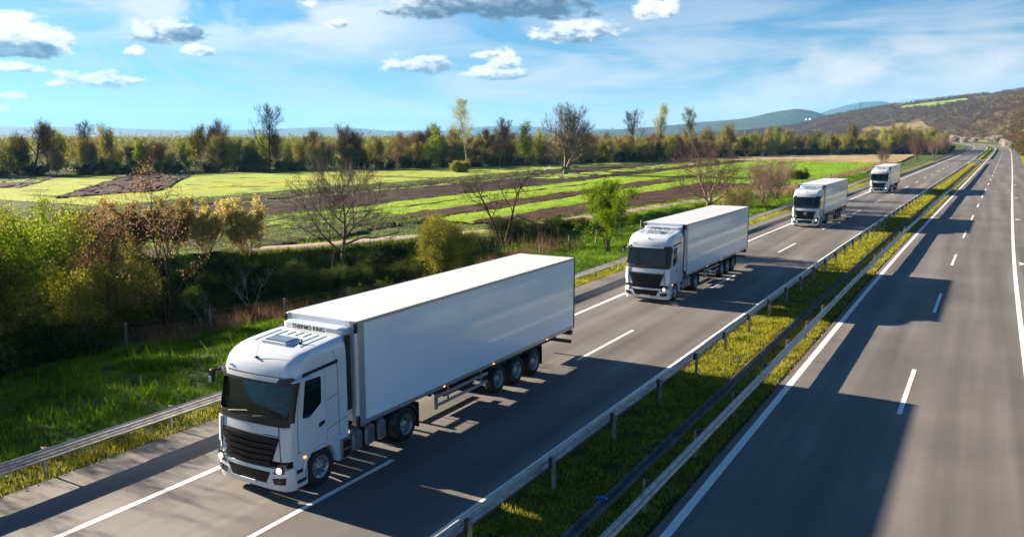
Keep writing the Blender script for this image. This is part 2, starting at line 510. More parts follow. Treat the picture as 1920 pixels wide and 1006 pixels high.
#@@FIELDS
# ------------------------------------------------------------------ fields
G_LIT = [(.34, (.075, .12, .012)), (.48, (.15, .235, .022)), (.62, (.23, .31, .03))]
M['field_light'] = groundmat('field_light_green', [(.32, (.20, .24, .025)), (.5, (.25, .32, .035)), (.66, (.35, .40, .07))], .12, 2.2, .8, 9)
M['field_green'] = groundmat('field_green', [(.33, (.09, .15, .010)), (.47, (.20, .32, .015)), (.64, (.32, .42, .02))], .2, 3.0, .8, 9)
M['field_far'] = groundmat('field_far_green', [(.34, (.07, .15, .010)), (.48, (.15, .30, .015)), (.66, (.24, .40, .02))], .08, 1.2, .8, 5)
M['plowed'] = groundmat('plowed_soil', [(.34, (.009, .006, .004)), (.5, (.026, .016, .012)), (.62, (.052, .034, .025))], .3, 4, 1., 7)
M['plowed_red'] = groundmat('plowed_red_soil', [(.34, (.018, .008, .005)), (.5, (.052, .026, .017)), (.66, (.085, .046, .032))], .3, 5, 1., 7)
M['weedy'] = groundmat('weedy_soil', [(.42, (.022, .016, .012)), (.5, (.040, .038, .014)), (.56, (.08, .13, .012)), (.70, (.15, .22, .02))], .35, 1.7, 1., 7)
M['track'] = groundmat('dirt_track', [(.3, (.20, .14, .11)), (.5, (.34, .26, .21)), (.7, (.42, .34, .28))], .5, 6, .5, 20)
M['yellow'] = groundmat('flower_strip', [(.36, (.26, .28, .03)), (.5, (.52, .42, .01)), (.7, (.62, .50, .02))], .3, 3, .6, 12)
M['tan'] = groundmat('dry_field', [(.32, (.17, .15, .05)), (.48, (.30, .22, .12)), (.6, (.42, .31, .19)), (.7, (.50, .40, .28))], .06, .8, .6, 5, (1, .25, 1))


def band(name, m_, xs0, xs1, y0, y1, z, relief=0., step=2.5, nx=8, wob=.5, seed=1):
    """a strip of field along the road, x0..x1 may be functions of y; edges wander a little"""
    f0 = xs0 if callable(xs0) else (lambda y, c=xs0: c); f1 = xs1 if callable(xs1) else (lambda y, c=xs1: c)
    ys = np.arange(y0, y1 + step, step); rs = np.random.RandomState(seed)
    ph = rs.rand(6) * 6
    V = []
    for y in ys:
        a = f0(y) + wob * (sin(y * .11 + ph[0]) + .5 * sin(y * .37 + ph[1]) + .35 * sin(y * 1.1 + ph[4])); c = f1(y) + wob * (sin(y * .13 + ph[2]) + .5 * sin(y * .41 + ph[3]) + .35 * sin(y * 1.3 + ph[5]))
        for k in range(nx + 1):
            x = a + (c - a) * k / nx
            e = 0 if k in (0, nx) else relief * (rs.rand() + .4 * sin(k * pi))
            V.append((x, y, 0)); V[-1] = (x, y, float(hgt(x, y)) + z + e - (.08 if k in (0, nx) else 0))
    n = nx + 1; F = [(i * n + j, i * n + j + 1, (i + 1) * n + j + 1, (i + 1) * n + j) for i in range(len(ys) - 1) for j in range(nx)]
    return tag(link(name, np_mesh(name, V, F, smooth=True), None, m_), kind='structure')


def poly(name, m_, pts, z, relief=.0, n=24):
    """a field patch between two opposite edges of a quadrilateral"""
    (a, b_, c, d) = [np.array(q, float) for q in pts]
    rs = np.random.RandomState(7); V = []
    for i in range(n + 1):
        for j in range(n + 1):
            q = (a * (1 - i / n) + b_ * (i / n)) * (1 - j / n) + (d * (1 - i / n) + c * (i / n)) * (j / n)
            V.append((q[0] + rs.randn() * .25, q[1] + rs.randn() * .25, float(hgt(q[0], q[1])) + z + relief * rs.rand()))
    m1 = n + 1; F = [(i * m1 + j, i * m1 + j + 1, (i + 1) * m1 + j + 1, (i + 1) * m1 + j) for i in range(n) for j in range(n)]
    return tag(link(name, np_mesh(name, V, F, smooth=True), None, m_), kind='structure')


band('field_meadow', M['field_light'], lambda y: np.interp(y, [40, 100, 134, 190, 250, 290], [-215, -182, -163, -126, -103, -96]), -95.5, 66, 292, .03, .05, wob=.8, nx=20, seed=2)
poly('field_plowed_wedge', M['plowed'], [(-113.8, 70.0), (-114.0, 88.0), (-159.9, 133.7), (-167.0, 122.0)], .09, .22, 40)
poly('field_plowed_corner', M['plowed'], [(-150, 78), (-141.3, 81.8), (-172, 108), (-180, 100)], .09, .15)
poly('field_grass_corner', M['field_green'], [(-161, 88), (-154, 93.1), (-172, 105), (-180, 99)], .14, .05)
band('field_flower_strip', M['yellow'], lambda y: np.interp(y, [72, 86, 123, 150, 185], [-113.4, -113.9, -119.2, -122.0, -121.6]), lambda y: np.interp(y, [72, 86, 123, 150, 185], [-111.6, -112, -117.2, -119.8, -120.8]), 72, 186, .08, .12, wob=.2, nx=3, seed=3)
band('field_weedy_strip', M['weedy'], -97.2, -82.6, 50, 286, .06, .22, nx=26, wob=.6, seed=4, step=1.2)
band('field_plowed_strip', M['plowed'], -90.5, -84.6, 70, 286, .12, .22, nx=12, wob=.6, seed=5, step=1.2)
band('field_grass_verge', M['field_light'], -84.6, -83.2, 76, 172, .14, .1, nx=3, wob=.25, seed=6)
band('field_plowed_strip', M['plowed'], -83.3, -67.4, 60, 286, .09, .24, nx=26, wob=.4, seed=7, step=1.2)
band('field_grass_strip', M['field_green'], -82.5, -73.0, 150, 286, .22, .06, nx=8, wob=.7, seed=8)
band('field_grass_strip', M['field_green'], -67.8, -56.0, 58, 286, .16, .08, nx=12, wob=.5, seed=9)
band('field_grass_strip', M['weedy'], -62.6, -61.6, 70, 150, .24, .08, nx=3, wob=.3, seed=10)
band('field_plowed_strip', M['plowed_red'], -56.4, -50.8, 72, 286, .12, .22, nx=12, wob=.4, seed=11, step=1.2)
band('field_weedy_strip', M['weedy'], -68, -49.5, 28, 74, .10, .26, nx=40, wob=.8, seed=12, step=.8)
band('field_grass_strip', M['field_green'], -51.2, -45.2, 71, 290, .18, .08, nx=8, wob=.4, seed=13)
tl = lambda y: xt(y) - 4.2
band('field_plowed_strip', M['plowed_red'], -45.6, lambda y: max(-45, float(tl(y))), 72, 152, .09, .2, nx=14, wob=.2, seed=14, step=1.2)
band('field_green_pasture', M['field_far'], lambda y: np.interp(y, [150, 175, 285], [-46, -56, -58]), lambda y: -27.4 + float(cfun(y)) * .8, 152, 292, .21, .05, nx=20, wob=.5, seed=15)
poly('field_dry', M['tan'], [(-100, 286), (-23.5, 284), (-27, 415), (-82, 365)], .27, .05, 40)
band('dirt_track', M['track'], lambda y: xt(y) - 3.35, lambda y: xt(y) - .55, 20, 170, .14, .03, nx=7, wob=.12, seed=16)

# ------------------------------------------------------------------ hills and mountains (polar sheets about the origin)
def polar(name, mat_, az, h_of, R0, R1, nr, mats=None, seed=0, rough=0.):
    rs = np.random.RandomState(seed); V = []
    for i, a in enumerate(az):
        r0, r1 = R0(a), R1(a)
        for k in range(nr + 1):
            r = r0 + (r1 - r0) * k / nr
            V.append((-r * sin(a), r * cos(a), h_of(a, r)))
    n = nr + 1; F = [(i * n + j, i * n + j + 1, (i + 1) * n + j + 1, (i + 1) * n + j) for i in range(len(az) - 1) for j in range(nr)]
    return tag(link(name, np_mesh(name, V, [tuple(reversed(f)) for f in F], smooth=True), None, mat_), kind='structure')


def ip(tab):
    xs = [q[0] for q in tab][::-1]; ys_ = [q[1] for q in tab][::-1]
    return lambda a: float(np.interp(a, xs, ys_))


def fbm(x, y):
    return sin(x * 1.0 + 1.7 * sin(y * .8)) * .5 + sin(x * 2.3 + y * 1.9 + 1) * .25 + sin(x * 4.9 - y * 3.7) * .14 + sin(x * 9.7 + y * 8.1) * .07


BR = ip([(0.30, -.002), (0.24, .004), (0.1846, 0.0110), (0.1681, 0.0164), (0.1517, 0.0205), (0.1301, 0.025), (0.1037, 0.0292), (0.0778, 0.0335), (0.0476, 0.0368), (0.0086, 0.0409), (-0.0286, 0.0447), (-0.146, 0.0594), (-0.285, 0.0482), (-0.4406, 0.03), (-1.2, .03)])
RF = ip([(.30, 1900), (.1681, 1500), (.08, 1320), (.03, 1130), (.0, 1010), (-.0156, 860), (-.0236, 640), (-.034, 400), (-.0687, 250), (-.152, 150), (-.29, 100), (-1.2, 45)])
RR = ip([(.30, 2700), (.1681, 2500), (.08, 2200), (0., 2000), (-.03, 1900), (-.146, 1400), (-.29, 800), (-1.2, 420)])


def hill_h(a, r):
    r0, r1 = RF(a), RR(a)
    t = (r - r0) / (r1 - r0)
    top = 9 + BR(a) * r1
    if t <= 0: return -1.
    if t > 1: return top * (1 - .35 * (t - 1)) - 3 * (t - 1)
    prof = (1.25 * t - .25 * t * t) if t < 1 else 1
    prof = t ** 1.12
    return -.4 + prof * top + fbm(a * 60, r / 130) * 5 * t * (1 - t) * 3


M['hill'] = groundmat('hill_scrub_ground', [(.36, (.038, .019, .009)), (.50, (.062, .036, .015)), (.62, (.050, .062, .015))], .012, .12, .6, 1.5)
M['hill_meadow'] = groundmat('hill_meadow', [(.36, (.09, .14, .03)), (.55, (.16, .23, .05))], .01, .1, .3, 1.)
M['hill_tan'] = groundmat('hill_dry_grass', [(.36, (.08, .08, .025)), (.52, (.15, .12, .045)), (.7, (.22, .16, .07))], .012, .15, .4, 1.)
azh = np.concatenate([np.arange(.30, -.06, -.004), np.arange(-.06, -1.2, -.03)])
polar('hill', M['hill'], azh, hill_h, lambda a: RF(a) - 8, lambda a: RR(a) * 1.5, 60)


def hill_patch(name, m_, a0, a1, tlo, thi, lift=.6, n=26):
    V = []
    for i in range(n + 1):
        a = a0 + (a1 - a0) * i / n
        lo = tlo(a) if callable(tlo) else tlo; hi = thi(a) if callable(thi) else thi
        for j in range(9):
            t = lo + (hi - lo) * j / 8; r = RF(a) + t * (RR(a) - RF(a))
            V.append((-r * sin(a), r * cos(a), hill_h(a, r) + lift))
    F = [(i * 9 + j, i * 9 + j + 1, (i + 1) * 9 + j + 1, (i + 1) * 9 + j) for i in range(n) for j in range(8)]
    return tag(link(name, np_mesh(name, V, [tuple(reversed(f)) for f in F], smooth=True), None, m_), kind='structure')


PATCHES = [('hill_meadow', M['hill_meadow'], .083, .020, lambda a: .80 + .04 * sin(a * 90), lambda a: .90),
           ('hill_dry_slope', M['hill_tan'], .120, .052, lambda a: .20 + (.12 - a) * 1.0 + .02 * sin(a * 310), lambda a: .33 + (.12 - a) * 1.3 + .03 * sin(a * 230 + 1) - .16 * sst(np.array(-a), -.066, -.052)),
           ('hill_dry_slope', M['hill_tan'], .078, .058, lambda a: .05, lambda a: .26),
           ('hill_meadow', M['hill_tan'], .06, -.005, lambda a: -.0, lambda a: .03)]
for i, q in enumerate(PATCHES): hill_patch(*q, lift=1.2)

BH = ip([(.52, .0005), (0.4249, 0.0034), (0.3689, 0.0068), (0.3018, 0.0128), (0.2484, 0.0175), (0.2195, 0.0226), (0.1912, 0.0283), (0.1742, 0.0264), (0.1572, 0.0208), (0.1295, 0.0154), (0.076, 0.0095), (-.1, .004)])
M['hill_blue'] = groundmat('hill_wooded', [(.36, (.010, .022, .020)), (.52, (.022, .040, .024)), (.64, (.07, .09, .04))], .0025, .02, .5, .3)
polar('hill_wooded', M['hill_blue'], np.arange(.52, -.1, -.006),
      lambda a, r: -1 + (9 + BH(a) * 4600) * sst(np.array(r), 2900, 4600) * (1 + .05 * fbm(a * 70, r / 300)) if r < 4601 else (9 + BH(a) * 4600) * (1 - (r - 4600) / 2500),
      lambda a: 2900, lambda a: 6000, 40)
M['mountain'] = groundmat('mountain_forest', [(.36, (.012, .028, .030)), (.6, (.030, .05, .038))], .001, .01, .4, .1)
ML = ip([(1.9, .008), (1.5, .010), (1.3, .007), (1.1455, 0.0079), (1.0582, 0.0086), (1.0302, 0.0072), (0.996, 0.0083), (0.9609, 0.0068), (0.9297, 0.006), (0.8922, 0.0048), (0.8534, 0.0046), (0.8193, 0.0052), (0.7844, 0.0062), (0.7368, 0.0084), (0.6883, 0.0070), (0.6576, 0.0040), (0.5763, 0.0050), (0.5511, 0.0092), (0.5132, 0.0103), (0.4816, 0.0086), (0.425, 0.0067), (0.3689, 0.0060), (0.3015, 0.0041), (.25, .003)])
polar('mountain_ridge', M['mountain'], np.arange(1.9, .25, -.008),
      lambda a, r: -2 + (9 + ML(a) * 10000) * (1 + .03 * fbm(a * 80, r / 900)) * float(sst(np.array(r), 7500, 10000)),
      lambda a: 7500, lambda a: 11000, 16)
MR = ip([(.1849, 0.013), (0.1575, 0.0255), (0.1359, 0.0318), (0.1199, 0.0346), (0.1013, 0.0349), (0.0774, 0.0291), (0.036, 0.0176), (-.1, .01)])
polar('mountain_blue', M['mountain'], np.arange(.185, -.1, -.006),
      lambda a, r: (9 + MR(a) * 9000) * float(sst(np.array(r), 6500, 9000)),
      lambda a: 6500, lambda a: 9600, 14)

# ------------------------------------------------------------------ air
hz_m = bpy.data.materials.new('haze'); hz_m.use_nodes = True
t_ = hz_m.node_tree; t_.nodes.clear()
pv = t_.nodes.new('ShaderNodeVolumePrincipled'); pv.inputs['Density'].default_value = HAZE = 7e-5
pv.inputs['Color'].default_value = (.20, .50, .88, 1); pv.inputs['Anisotropy'].default_value = .1
om = t_.nodes.new('ShaderNodeOutputMaterial'); t_.links.new(pv.outputs[0], om.inputs['Volume'])
tag(MB().box(-12500, 12500, -12500, 12500, -6, 420).build('haze', hz_m), kind='stuff')

# ================================================================== guard rails
M['galv'] = mat('galvanised_steel', (.46, .45, .44), .42, .75, vary=.45, vscale=3.5, bump=.15, bscale=9)
M['galv_dull'] = mat('galvanised_steel_dull', (.36, .35, .34), .6, .5, vary=.5, vscale=6)
M['bolt'] = mat('dark_bolt', (.05, .05, .05), .6, .3)


def wbeam(sgn):
    prof = [(0, .435), (.030, .445), (.083, .475), (.083, .52), (.03, .56), (0, .575), (0, .61), (.03, .625), (.083, .665), (.083, .71), (.030, .74), (0, .75)]
    back = [(x - .006, z) for x, z in reversed(prof)]
    loop = prof + back; mb = MB()
    rows = [[(sgn * x, y, z) for x, z in loop + loop[:1]] for y in (-.06, 1.0, 2.0, 3.0, 4.06)]
    rows[-1] = [(sgn * (x + .004), y, z) for (x, z), y in zip(loop + loop[:1], [4.06] * 30)]
    mb.grid(rows, True)
    n = len(prof)
    for r in (0, 4):
        R = rows[r]
        mb.add(R[:-1], [(i, i + 1, len(loop) - 2 - i, len(loop) - 1 - i) for i in range(n - 1)])
    for z in (.475, .52, .665, .71):
        mb.cyl((sgn * .083, .12, z), (sgn * .10, .12, z), .018, n=6)
    return mb


def cpost(sgn, h=.74):
    mb = MB()      # C section: web facing along the road, two flanges
    mb.box(-.05, .05, -.030, -.022, -.9, h); mb.box(-.05, -.043, -.0217, .03, -.9, h); mb.box(.043, .05, -.0217, .03, -.9, h)
    return mb


def guardrail(label, lat, y0, n, sgn, zbase, group='guard rails along the motorway', far=False):
    root = empty('guard_rail', (lat + float(cfun(y0)), y0, 0), 0, label, 'guard rail', group)
    beam = wbeam(sgn).build('rail', M['galv'], root)
    post = cpost(sgn).build('post', M['galv_dull'], root)
    sp = MB().box(min(0, -sgn * .10), max(0, -sgn * .10), -.06, .06, .46, .735, .01).build('spacer', M['bolt'], root)
    cx0 = float(cfun(y0))
    rs = random.Random(int(abs(lat) * 10))
    for k in range(n):
        ya = y0 + 4 * k; xa = float(cfun(ya)) - cx0; xb = float(cfun(ya + 4)) - cx0
        a = -math.atan2(xb - xa, 4)
        if k == 0: o, p_, s_ = beam, post, sp
        else:
            o = beam.copy(); p_ = post.copy(); s_ = sp.copy()
            for q in (o, p_, s_): COL.objects.link(q); q.parent = root
        o.location = (xa + sgn * .10, 4 * k - 2, rs.uniform(-.012, .012)); o.rotation_euler = (0, 0, a)
        p_.location = (xa - sgn * .11, 4 * k, zbase + rs.uniform(-.02, .02)); p_.rotation_euler = (rs.uniform(-.015, .015), 0, a + rs.uniform(-.05, .05))
        s_.location = (xa + sgn * .02, 4 * k, 0.02); s_.rotation_euler = (0, 0, a)
    if far: pass
    return root


guardrail('long pale guard rail with steel posts standing in the grass verge beside the left shoulder', -21.30, .3, 76, 1, 0)
guardrail('guard rail on the left edge of the grass median, its rail facing the lorries', -9.32, 2.3, 69, -1, 0)
guardrail('guard rail on the right edge of the grass median, next to the empty carriageway', -6.58, 2.2, 74, 1, 0)
guardrail('far guard rail beyond the paved crossover, on the left edge of the median', -9.32, 350, 62, -1, 0)
guardrail('far guard rail beyond the paved crossover, on the right edge of the median', -6.58, 350, 62, 1, 0)
guardrail('distant stretch of guard rail on the outside of the left carriageway before the bend', -21.30, 310, 84, 1, 0)

# ================================================================== the lorries
SKY_TINTED_WHITE = (.58, .63, .69)  # cab white with the blue of the sky light put into it
M['cab_white'] = mat('cab_white_sky_tint', SKY_TINTED_WHITE, .22, 0, .5, coat=.9, vary=.05, vscale=2)
M['box_white'] = mat('trailer_white_sky_tint', (.82, .87, .94), .28, .04, .6, coat=.6, vary=.06, vscale=.8, bump=.03, bscale=.6)  # panel white also carries a painted-in blue of sky light
M['roof_white'] = mat('trailer_roof', (.56, .57, .59), .42, 0, .4, vary=.10, vscale=.7)
M['alu'] = mat('aluminium_trim', (.50, .50, .51), .38, .7, vary=.15, vscale=4)
M['black'] = mat('black_plastic', (.012, .012, .014), .38, 0, .5, vary=.4, vscale=4)
M['satin'] = mat('black_grille', (.006, .006, .008), .35, 0, .25)
M['tyre'] = mat('tyre_rubber', (.016, .016, .016), .85, vary=.4, vscale=5)
M['chassis'] = mat('chassis_dark', (.014, .014, .015), .7, .1, vary=.4, vscale=3)
M['rim'] = mat('wheel_rim', (.42, .44, .46), .38, .75, vary=.35, vscale=7)
M['tank'] = mat('fuel_tank_metal', (.42, .45, .48), .32, .85, vary=.2, vscale=5)
M['seat'] = mat('cab_seat_fabric', (.035, .035, .04), .9)
M['dash'] = mat('dashboard', (.02, .022, .022), .6)
M['inner'] = mat('cab_lining', (.025, .024, .024), .9)
M['plate'] = mat('number_plate', (.75, .78, .80), .5)
M['amber'] = mat('amber_lamp', (.6, .15, .02), .3, emit=(1, .3, .05), estr=.7)
M['red'] = mat('red_reflector', (.5, .02, .02), .3)
M['lamp'] = mat('headlamp_lit', (.9, .85, .75), .1, emit=(1, .80, .55), estr=.7)
M['lampglass'] = mat('headlamp_housing', (.05, .055, .06), .08, .3, coat=1.)
M['sideglass'] = mat('side_window_glass', (.006, .010, .012), .04, 0, .6, coat=.3)
M['seam'] = mat('panel_gap', (.09, .10, .11), .8)
M['chrome'] = mat('emblem_chrome', (.75, .75, .77), .15, 1.)
g_ = bpy.data.materials.new('windscreen_glass'); g_.use_nodes = True
t_ = g_.node_tree; t_.nodes.clear(); n_ = NB(t_)
tr_ = n_.n('ShaderNodeBsdfTransparent'); tr_.inputs[0].default_value = (.36, .56, .50, 1)
gl_ = n_.n('ShaderNodeBsdfGlossy'); gl_.inputs['Roughness'].default_value = .03; gl_.inputs[0].default_value = (.7, .85, .95, 1)
fr_ = n_.n('ShaderNodeFresnel'); fr_.inputs[0].default_value = 1.5
mx_ = n_.n('ShaderNodeMixShader'); t_.links.new(fr_.outputs[0], mx_.inputs[0]); t_.links.new(tr_.outputs[0], mx_.inputs[1]); t_.links.new(gl_.outputs[0], mx_.inputs[2])
o_ = n_.n('ShaderNodeOutputMaterial'); t_.links.new(mx_.outputs[0], o_.inputs[0])
M['windscreen'] = g_

# cab shell: front position, half width, corner radius and bulge against height
_z = [.22, .45, 1.0, 1.6, 1.95, 2.1, 2.92, 3.10, 3.24, 3.36, 3.45, 3.52, 3.58, 3.63, 3.675, 3.71, 3.73]
_yf = [.10, .04, .03, .06, .09, .11, .29, .32, .36, .43, .52, .63, .77, 1.00, 1.38, 1.80, 2.12]
_w = [1.20, 1.24, 1.25, 1.25, 1.25, 1.25, 1.25, 1.25, 1.245, 1.24, 1.23, 1.215, 1.195, 1.17, 1.14, 1.11, 1.08]
_r = [.22, .24, .24, .24, .24, .24, .26, .30, .32, .33, .34, .34, .33, .32, .29, .25, .20]
YR = 2.35


def CP(z): return (np.interp(z, _z, _yf), np.interp(z, _z, _w), np.interp(z, _z, _r))


def front(x, z, off=0.):
    """point on the cab's front face at x, z, pushed out by off"""
    yf, w, r = CP(z); B = .11; a = w - r; s = 1 if x >= 0 else -1; ax = abs(x)
    if ax <= a: return (x, yf + B * (ax / w) ** 2 - off, z)
    y0 = yf + B * (a / w) ** 2
    th = math.asin(min(1, (ax - a) / r)) if ax < w else pi / 2
    return (s * (a + (r + off) * sin(th)), y0 + r - (r + off) * cos(th), z)


def corner(th, z, s=1, off=0.):
    yf, w, r = CP(z); a = w - r; y0 = yf + .11 * (a / w) ** 2
    return (s * (a + (r + off) * sin(th)), y0 + r - (r + off) * cos(th), z)


def side(y, z, s=1, off=0.):
    yf, w, r = CP(z); a = w - r; yc = yf + .11 * (a / w) ** 2 + r
    if y < yc:
        th = math.acos(max(-1, min(1, (yc - y) / (r + off))))
        return (s * (a + (r + off) * sin(th)), y, z)
    return (s * (w + off), y, z)


def ribbon(pts, wid, off, fn, th=.006):
    """a thin raised seam through (u, z) points"""
    mb = MB()
    for (u0, z0), (u1, z1) in zip(pts[:-1], pts[1:]):
        L = math.hypot(u1 - u0, z1 - z0) or 1e-6; nu, nz = -(z1 - z0) / L * wid / 2, (u1 - u0) / L * wid / 2
        k = max(1, int(L / .12)); rows = []
        for i in range(k + 1):
            u = u0 + (u1 - u0) * i / k; z = z0 + (z1 - z0) * i / k
            rows.append([fn(u - nu, z - nz, off=0), fn(u - nu, z - nz, off=off), fn(u + nu, z + nz, off=off), fn(u + nu, z + nz, off=0)])
        mb.grid(rows, False)
    return mb


def panel(fn, quad, off, nu=10, nz=8, thick=.03, curve=None, smooth=True):
    """raised panel on a cab surface; quad = four (u, z) corners bl, br, tr, tl"""
    bl, br, tr, tl = [np.array(q, float) for q in quad]
    mb = MB(); rows = []
    for i in range(nz + 1):
        t = i / nz; row = []
        for j in range(nu + 1):
            u = j / nu
            q = (bl * (1 - u) + br * u) * (1 - t) + (tl * (1 - u) + tr * u) * t
            if curve: q = q + np.array(curve(u, t))
            row.append((q[0], q[1]))
        rows.append(row)
    outer = [[fn(a, c, off=off) for a, c in r] for r in rows]; inner = [[fn(a, c, off=off - thick) for a, c in r] for r in rows]
    mb.grid(outer, smooth)
    mb.grid([outer[0], inner[0]], False); mb.grid([inner[-1], outer[-1]], False)
    mb.grid([[r[0] for r in inner], [r[0] for r in outer]], False); mb.grid([[r[-1] for r in outer], [r[-1] for r in inner]], False)
    return mb


def polyside(pts, s, off, thick=.02):
    """flat-sided polygon on the cab side, (y, z) points"""
    mb = MB(); o = [side(y, z, s, off) for y, z in pts]; i_ = [side(y, z, s, off - thick) for y, z in pts]; n = len(pts)
    fwd = tuple(range(n)) if s > 0 else tuple(range(n - 1, -1, -1))
    return mb.add(o + i_, [fwd] + [(k, (k + 1) % n, n + (k + 1) % n, n + k) for k in range(n)])


def roundpoly(pts, r, n=4):
    out = []; m_ = len(pts)
    for i in range(m_):
        p = np.array(pts[i], float); a = np.array(pts[i - 1], float); c = np.array(pts[(i + 1) % m_], float)
        da = (a - p) / np.linalg.norm(a - p); dc = (c - p) / np.linalg.norm(c - p); p0 = p + da * r; p1 = p + dc * r
        for k in range(n + 1):
            t = k / n; q = (1 - t) ** 2 * p0 + 2 * t * (1 - t) * p + t * t * p1; out.append((q[0], q[1]))
    return out


def wheel(root, x, y, s, dual=False, steer=False):
    R = .50; mb = MB()
    tp = lambda c: [(c - .15, .30), (c - .155, .40), (c - .145, .475), (c - .11, R), (c - .04, R), (c - .035, R - .012), (c - .03, R), (c + .03, R), (c + .035, R - .012), (c + .04, R), (c + .11, R), (c + .145, .475), (c + .155, .40), (c + .15, .30)]
    mb.lathe_x([(px * s, r) for px, r in tp(-.16)], x, y, R, 32)
    if dual: mb.lathe_x([(px * s, r) for px, r in tp(-.50)], x, y, R, 32)
    w = mb.build('wheel', M['tyre'], root)
    rm = MB()
    dish = [(-.01, .305), (.0, .30), (-.02, .275), (-.05, .255), (-.06, .20), (-.05, .16), (-.045, .10), (-.0, .095), (.015, .07), (.02, .0)] if steer else \
           [(-.01, .305), (.0, .30), (-.03, .28), (-.12, .262), (-.20, .25), (-.21, .16), (-.19, .13), (-.06, .115), (-.04, .08), (-.04, .0)]
    rm.lathe_x([(px * s, r) for px, r in dish], x, y, R, 32)
    dx_ = -.055 if steer else -.205
    for k in range(10):
        a = 2 * pi * k / 10 + .2
        cy, cz = y + .135 * cos(a), R + .135 * sin(a)
        rm.cyl((x + s * dx_, cy, cz), (x + s * (dx_ + .03), cy, cz), .014, n=6)
    rm.build('rim', M['rim'], w)
    hb = MB()
    for k in range(10):
        a = 2 * pi * (k + .5) / 10
        cy, cz = y + .215 * cos(a), R + .215 * sin(a)
        hb.cyl((x + s * (dx_ - .02), cy, cz), (x + s * (dx_ + .012 - (.0 if steer else .0)), cy, cz), .026, n=8)
    hb.build('rim_hole', M['black'], w)
    return w


def star(root, cx, cz, R, name, fn):
    mb = MB(); n = 24
    for k in range(n):
        a0, a1 = 2 * pi * k / n, 2 * pi * (k + 1) / n
        f_ = lambda a, r, o: fn(cx + r * cos(a), cz + r * sin(a), off=o)
        mb.grid([[f_(a0, R * .88, .06), f_(a0, R, .06)], [f_(a1, R * .88, .06), f_(a1, R, .06)]][::-1], False)
    for k in range(3):
        a = pi / 2 + 2 * pi * k / 3
        tip = fn(cx + R * .92 * cos(a), cz + R * .92 * sin(a), off=.062)
        l = fn(cx + R * .16 * cos(a + pi / 3), cz + R * .16 * sin(a + pi / 3), off=.062); r_ = fn(cx + R * .16 * cos(a - pi / 3), cz + R * .16 * sin(a - pi / 3), off=.062)
        c_ = fn(cx, cz, off=.085); mb.add([tip, l, c_, r_], [(0, 1, 2), (0, 2, 3)])
    return mb.build(name, M['chrome'], root)


